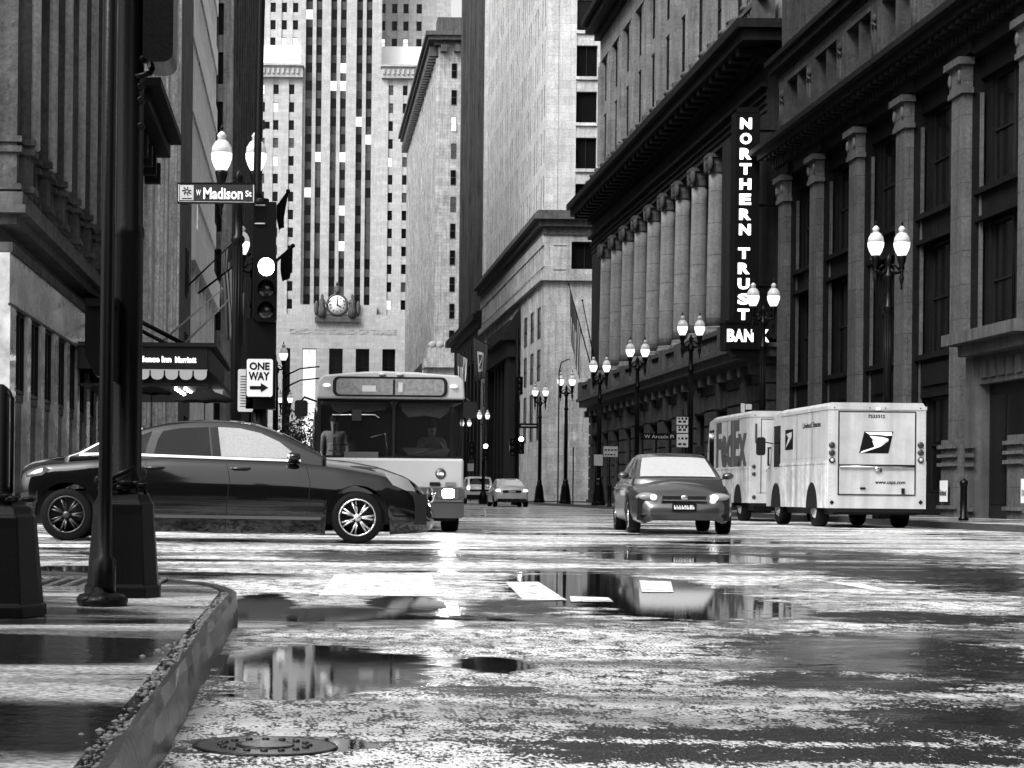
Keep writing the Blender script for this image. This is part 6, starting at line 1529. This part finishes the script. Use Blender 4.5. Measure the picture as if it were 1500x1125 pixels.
for ch, px, w_ in zip('BANK', (1071, 1083, 1097, 1121), (.30, .36, .36, .32)): text('letter', ch, letter_lit, (NX(px), DN-.152, NZ(492)), w_, .50, vs_, bold=.04, depth=.04)

# ---- hotel canopy ---------------------------------------------------------------------------------------
DC = 50.0
def CX(px): return W(px, 530, DC).x
def CZ(py): return W(260, py, DC).z
cn_ = thing('entrance_canopy', 'black hotel entrance canopy with a scalloped fringe and white lettering', 'canopy', (-4, 55, 4.0))
x0, x1 = -5.85, CX(304); zt_, zm, zl = CZ(508), CZ(541), CZ(569)
mb = MB(); mb.box(x0, x1, DC, 60, zm, zt_); mb.box(x0-.0, x1+.25, DC-.15, 60.1, zt_, zt_+.10); o = mb.build('roof', mat('canopy_black', .008, .4), cn_)
for yy, zz in ((DC+.02, zm), (DC+9.8, zm)):   # scalloped near and far edges
    mb = MB(); mb.box(x0+(x1-x0)/3, x1, yy+.005, yy+.025, zz-.03, zz-.001)
    for k in range(3, 9):
        xa = x0+k*(x1-x0)/9; w_ = (x1-x0)/9
        pts = [(xa+.02, zz), (xa+w_-.02, zz), (xa+w_-.02, zz-.15)]+[(xa+w_/2+w_*.42*cos(radians(a)), zz-.17-.10*sin(radians(a))) for a in range(0, 181, 30)]+[(xa+.02, zz-.15)]
        mb.prism(pts, yy, yy+.03)
    mb.build('fringe', mat('fringe_glass', .35, .3, emit=.12), cn_)
mb = MB(); mb.prism([(x1, zt_), (x1+.02, zt_), (x1+.45, zm+.05), (x1+.42, zl+.15), (x1+.02, zm)], DC+.1, 60); mb.build('side_panel', mat('canopy_black', .008, .4), cn_)
mb = MB(); mb.box(x0, x1, DC+.3, DC+9.7, zm-.42, zm-.36); mb.build('soffit', mat('canopy_black', .008, .4), cn_)
mb = MB()
for i in range(4):
    for px in (258+i*4, 272+i*4): c_ = W(px, 549+i*3.6, DC+1+i); mb.ball((c_.x, DC+1.0+i*1.0, zm-.45), .045, .06, .045, 8, 5)
mb.build('bulbs', lamp_on, cn_)
c0 = CX(196); text('lettering', 'Residence Inn', letter_lit, ((CX(186)+CX(251))/2, DC-.002, CZ(526.5)), CX(251)-CX(186), CZ(522)-CZ(531), cn_, bold=.04, depth=.03)
text('lettering', 'Marriott', letter_lit, (CX(272), DC-.002, CZ(527)), CX(288)-CX(257), CZ(522)-CZ(531), cn_, bold=.04, depth=.03)
mb = MB(); a = W(205, 430, DC+2); b = W(288, 508, DC+2); mb.tube([(XL, DC+2, a.z), (b.x, DC+2, zt_+.05)], .06, 8); mb.build('tie_rod', iron, cn_); mb = MB(); mb.tube([(XL, DC+8, a.z), (b.x, DC+8, zt_+.05)], .06, 8); mb.build('tie_rod', iron, cn_)

# ---- flags and flagpoles -------------------------------------------------------------------------------
def flagpole(label, base, tip, cloth=None, kind='dark', fw=1.1, drop=1.9, r=.045, flip=1, pm=None):
    base = Vector(base); tip = Vector(tip); t = thing('flagpole', label, 'flagpole', base, 'flagpoles on the street walls')
    mb = MB(); mb.tube([base, tip], [r, r*.6], 8); mb.ball(tip, r*1.6, r*1.6, r*1.6, 8, 6); mb.build('pole', pm or iron, t)
    if cloth:
        f = thing('flag', cloth, 'flag', base.lerp(tip, .8), 'flags hanging over the street'); N, M = 12, 14; rr = random.Random(int(abs(base.y)*7)); ph = rr.random()*6
        vs = []; mats_ = {'dark': [cloth_dark, cloth_mid], 'stripes': [mat('flag_white', .5, .9), mat('flag_dark', .05, .9)], 'banner': [mat('banner', .04, .9), mat('flag_white', .5, .9)]}[kind]
        A = base.lerp(tip, .97); Bp = base.lerp(tip, .97-fw/(tip-base).length)
        for i in range(N+1):
            u = i/N; top = A.lerp(Bp, u)
            for j in range(M+1):
                v = j/M; gather = 1-.35*v
                x = top.x*(1-.45*v)+((A.x+Bp.x)/2)*.45*v; y = top.y+.12*sin(u*14+ph+v*2)*v
                vs.append((x+.04*sin(u*9+v*3+ph), y, top.z-drop*v*(1-.25*u)))
        fs = []; ms_ = []
        for i in range(N):
            for j in range(M):
                fs.append((i*(M+1)+j, (i+1)*(M+1)+j, (i+1)*(M+1)+j+1, i*(M+1)+j+1))
                if kind == 'stripes': m_ = 1 if (i % 2 == 0 or (j < 6 and i < 6)) else 0
                elif kind == 'banner': m_ = 1 if (3 <= i <= 8 and 4 <= j <= 10 and (i in (3, 8) or j in (4, 10) or (i+j) % 4 == 0)) else 0
                else: m_ = 0
                ms_.append(m_)
        mb = MB(); mb.add(vs, fs, 0, True); mb.m = ms_; o = mb.build('cloth', mats_, f); s = o.modifiers.new('th', 'SOLIDIFY'); s.thickness = .01
def at(px, py, D): return W(px, py, D)
flagpole('upper flagpole with a black flag, right of the mast against the skyscraper', at(392, 322, 62), at(422, 280, 62), 'upper dark flag hanging against the pale skyscraper beside the mast', fw=.65, drop=1.05)
flagpole('lower flagpole with a black flag, right of the lit signal', at(405, 382, 60), at(429, 360, 60), 'lower dark pointed flag hanging right of the lit signal', fw=.5, drop=1.0)
flagpole('flagpole with the striped flag behind the twin-globe lamp', at(290, 430, 75) , at(366, 372, 75), 'striped flag hanging between the lamp shaft and the mast', 'stripes', fw=1.3, drop=3.3)
flagpole('bare pale flagpole above the canopy, left one of the pair', at(232, 505, 72), at(325, 424, 72), pm=grey_sign)
flagpole('bare pale flagpole above the canopy, right one of the pair', at(265, 508, 74), at(334, 441, 74), pm=grey_sign)
flagpole('dark bare flagpole over the banded building front', at(276, 418, 95), at(345, 352, 95), 'pale creased flag hanging over the banded building front', 'stripes', fw=.8, drop=2.0)
flagpole('short flagpole with a dark lettered banner right of the bus roof', at(722, 508, 140), at(692, 494, 140), 'dark banner with pale lettering right of the bus roof', 'banner', fw=1.25, drop=3.2)
flagpole('short flagpole with a striped flag just above the bus roof corner', at(694, 530, 150), at(668, 516, 150), 'small striped flag just above the right end of the bus roof', 'stripes', fw=1.0, drop=2.4)
flagpole('tall slanting flagpole at the near end of the pale podium', at(868, 545, 124), at(833, 416, 124), 'striped flag hanging at the far end of the colonnade', 'stripes', fw=3.2, drop=3.8)
flagpole('second slanting flagpole at the far end of the colonnade', at(874, 545, 122), at(853, 440, 122))

# ---- distant signals, thin poles and notices --------------------------------------------------------------
def far_signal(label, px, D, ztop, heads, blade=None):
    x = W(px, 600, D).x; t = thing('signal_mast', label, 'traffic signal', (x, D, 0)); mb = MB(); mb.tube([(x, D, 0), (x, D, ztop)], .10, 10); mb.lathe([(.28, 0), (.26, .5), (.13, .8)], (x, D, 0), 8); mb.build('pole', iron, t)
    for dpx, py, lit in heads:
        c_ = W(px+dpx, py, D-.3); lens_head(t, (c_.x, D-.3, c_.z), lit, w=.36)
    if blade:
        a = W(blade[0], blade[1], D); mb = MB(); mb.box(a.x, a.x+1.1, D-.03, D+.03, a.z-.28, a.z); b_ = mb.build('street_name_sign', black_sign, t)
        mb = MB(); mb.box(a.x+.12, a.x+1.0, D-.04, D-.031, a.z-.17, a.z-.11); mb.build('lettering', grey_sign, b_)
    return t
far_signal('black signal mast with two heads and a name blade before the pale podium', 757, 110, W(757, 480, 110).z, [(4, 565, 9), (-6, 655, 9), (6, 652, 0)], (760, 620))
far_signal('black signal mast with a glowing lamp just right of the bus windscreen', 709, 118, W(709, 610, 118).z, [(2, 662, 0), (-18, 660, 9)])
far_signal('black signal mast on the left, low between the lamp shaft and the bus', 402, 118, W(402, 520, 118).z, [(-2, 560, 9), (4, 640, 0)])
def pole_notice(label, px, D, ztop, panels, arm=False):
    x = W(px, 650, D).x; t = thing('signpost', label, 'signpost', (x, D, KH)); mb = MB(); mb.tube([(x, D, KH), (x, D, ztop)], .035, 8)
    if arm: mb.tube([(x, D, ztop), (x+.1, D, ztop+.5), (x+.5, D, ztop+.7), (x+.55, D, ztop+.62)], .035, 6)
    mb.build('pole', iron, t)
    for (a, b, c, d, k) in panels:
        p0 = W(a, d, D-.05); p1 = W(c, b, D-.05); mb = MB(); mb.box(p0.x, p1.x, D-.07, D-.05, p0.z, p1.z); pn = mb.build('sign_panel', grey_sign, t)
        if k:
            mb = MB(); r_ = random.Random(px)
            rows = max(2, int((p1.z-p0.z)/.16)); 
            for q in range(rows):
                z = p0.z+.06+q*(p1.z-p0.z-.05)/rows; xa = p0.x+.05
                while xa < p1.x-.1: w_ = .04+.08*r_.random(); mb.box(xa, xa+w_, D-.074, D-.071, z, z+.07); xa += w_+.05
            mb.build('sign_print', black_sign, pn)
pole_notice('kerbside pole with stacked parking notices left of the silver car roof', 1000, 62, W(1000, 600, 62).z, [(991, 611, 1008, 622, 1), (991, 624, 1008, 634, 1), (991, 636, 1008, 655, 1)])
pole_notice('kerbside pole with a square pale notice before the lamp base', 873, 90, W(873, 655, 90).z, [(870, 666, 883, 682, 0)])
pole_notice('kerbside pole with a wide framed notice right of the lamp base', 893, 88, W(893, 640, 88).z, [(884, 654, 905, 669, 1)])
pole_notice('thin tall pole topped by a hooked arm beside the lamp', 818, 102, W(818, 545, 102).z, [], True)
pole_notice('kerbside pole with small white notice beyond the silver car', 840, 100, W(840, 655, 100).z, [(842, 660, 853, 668, 0), (834, 646, 845, 655, 0)])
pole_notice('pole with round and square notices sticking up behind the parcel truck', 1095, 56, W(1095, 585, 56).z, [(1085, 591, 1091, 604, 1), (1092, 592, 1101, 600, 0)])
pole_notice('kerbside pole with white notice beside the bus mirror', 690, 125, W(690, 670, 125).z, [(685, 679, 694, 690, 0)])
# street name blade on the third lamp
t = thing('street_name_sign', 'dark street name blade with pale lettering before the bank ground floor', 'sign', W(965, 637, 72)); a = W(938, 644, 72); b = W(992, 635, 72)
mb = MB(); mb.box(a.x, b.x, 71.95, 72.0, a.z, b.z); mb.build('blade', black_sign, t)
text('lettering', 'W Arcade Pl', grey_sign, ((a.x+b.x)/2, 71.949, (a.z+b.z)/2), (b.x-a.x)*.8, (b.z-a.z)*.55, t, depth=.004)
# mast arms with slender curved brackets between the one way sign and the bus
t = thing('mast_arm_pole', 'slender pole with two long curved arms between the one way sign and the bus', 'pole', W(415, 740, 70)); mb = MB()
b0 = W(415, 600, 70); mb.tube([(b0.x, 70, KH), (b0.x, 70, W(415, 555, 70).z)], .05, 8)
for z_, dz in ((555, -12), (572, -12)):
    L = [W(416, z_, 70), W(425, z_-8, 70), W(440, z_-16+1, 70), W(468, z_-18, 70)]; mb.tube(L, [.04, .035, .03, .03], 6)
mb.build('pole', iron, t)
# pavement bollard / standpipe by the right doorway and by the bank
for px, D, lb in ((1412, 46.0, 'short black bollard with a bright cap before the dark doorway'), (893, 84.0, 'short black bollard on the far pavement left of the silver car')):
    p = W(px, 700, D); t = thing('bollard', lb, 'bollard', (p.x, D, KH)); mb = MB(); mb.lathe([(.12, KH), (.12, KH+.05), (.085, KH+.08), (.08, KH+.82), (.10, KH+.85), (.09, KH+.93), (.01, KH+1.0)], (p.x, D, 0), 14); mb.build('post', iron, t)
# standpipe-like mirror pole on the kerb: low planters
def tree(label, x, y, h, cr, seed, dense=1.0):
    r = random.Random(seed); t = thing('street_tree', label, 'tree', (x, y, KH)); mb = MB(); mb.tube([(x, y, KH), (x+.03, y, h*.45), (x, y+.05, h*.8)], [.07, .05, .02], 8)
    lv = MB()
    for k in range(9):
        a = r.random()*6.28; e = Vector((x+cr*.8*cos(a)*r.random(), y+cr*.8*sin(a)*r.random(), h*(.65+.4*r.random()))); mb.tube([(x, y, h*(.35+.3*r.random())), tuple((Vector((x, y, h*.6))+e)/2), tuple(e)], [.03, .02, .008], 5)
        for q in range(int(70*dense)):
            c = e+Vector((r.gauss(0, cr*.3), r.gauss(0, cr*.3), r.gauss(0, cr*.22))); s = .05+.06*r.random(); d1 = Vector((r.gauss(0, 1), r.gauss(0, 1), r.gauss(0, 1))).normalized()*s; d2 = d1.orthogonal().normalized()*s*.6
            lv.add([c-d1, c+d2, c+d1, c-d2], [(0, 1, 2, 3)])
    mb.build('trunk', bark, t); lv.build('crown', leaf, t)
tree('small leafy street tree in a gap between the one way sign and the bus mirror', W(428, 640, 80).x, 80, 3.6, 1.1, 4)
tree('small bushy tree low behind the bus mirror', W(450, 640, 96).x, 96, 3.2, 1.0, 5)

# ---- people with umbrellas beyond the sedan -----------------------------------------------------------
def umbrella(label, c, R, group='open umbrellas'):
    t = thing('umbrella', label, 'umbrella', c, group); c = Vector(c); n = 8; vs = [(c.x, c.y, c.z)]; fs = []; K = 5; S_ = 4
    for i in range(n*S_):
        a = 2*pi*i/(n*S_); u = (i % S_)/S_; sc = 1-.07*sin(pi*u)
        for k in range(1, K+1): q = k/K; vs.append((c.x+R*sc*q*cos(a), c.y+R*sc*q*sin(a), c.z-.34*R*q*q-(-.04*R*sin(pi*u)*q)))
    N = n*S_
    for i in range(N):
        j = (i+1) % N; fs.append((0, 1+i*K, 1+j*K))
        for k in range(K-1): fs.append((1+i*K+k, 1+i*K+k+1, 1+j*K+k+1, 1+j*K+k))
    cp = MB().add(vs, fs, 0, True).build('cover', cloth_dark, t); s = cp.modifiers.new('t', 'SOLIDIFY'); s.thickness = .006
    mb = MB(); mb.tube([(c.x, c.y, c.z+.06), (c.x, c.y, c.z-.85)], .01, 6); mb.tube([(c.x, c.y, c.z-.85), (c.x, c.y, c.z-.93), (c.x+.04, c.y, c.z-.95), (c.x+.05, c.y, c.z-.9)], .014, 6); mb.build('shaft', iron, t)
p = W(300, 573, 34.5); umbrella('wide black umbrella seen over the roof of the black sedan', (p.x, 34.5, p.z), .56)
person('pedestrian under the wide black umbrella beyond the black sedan', (p.x-.13, 34.3, KH-.13), radians(180), arm='up', coat=cloth_dark)
p = W(222, 566, 44); umbrella('smaller black umbrella under the canopy left of the wide one', (p.x, 44, p.z), .52)
person('pedestrian in a dark coat under the smaller umbrella by the shopfront', (p.x-.13, 43.8, KH), radians(180), arm='up', scale=1.02, coat=cloth_dark)
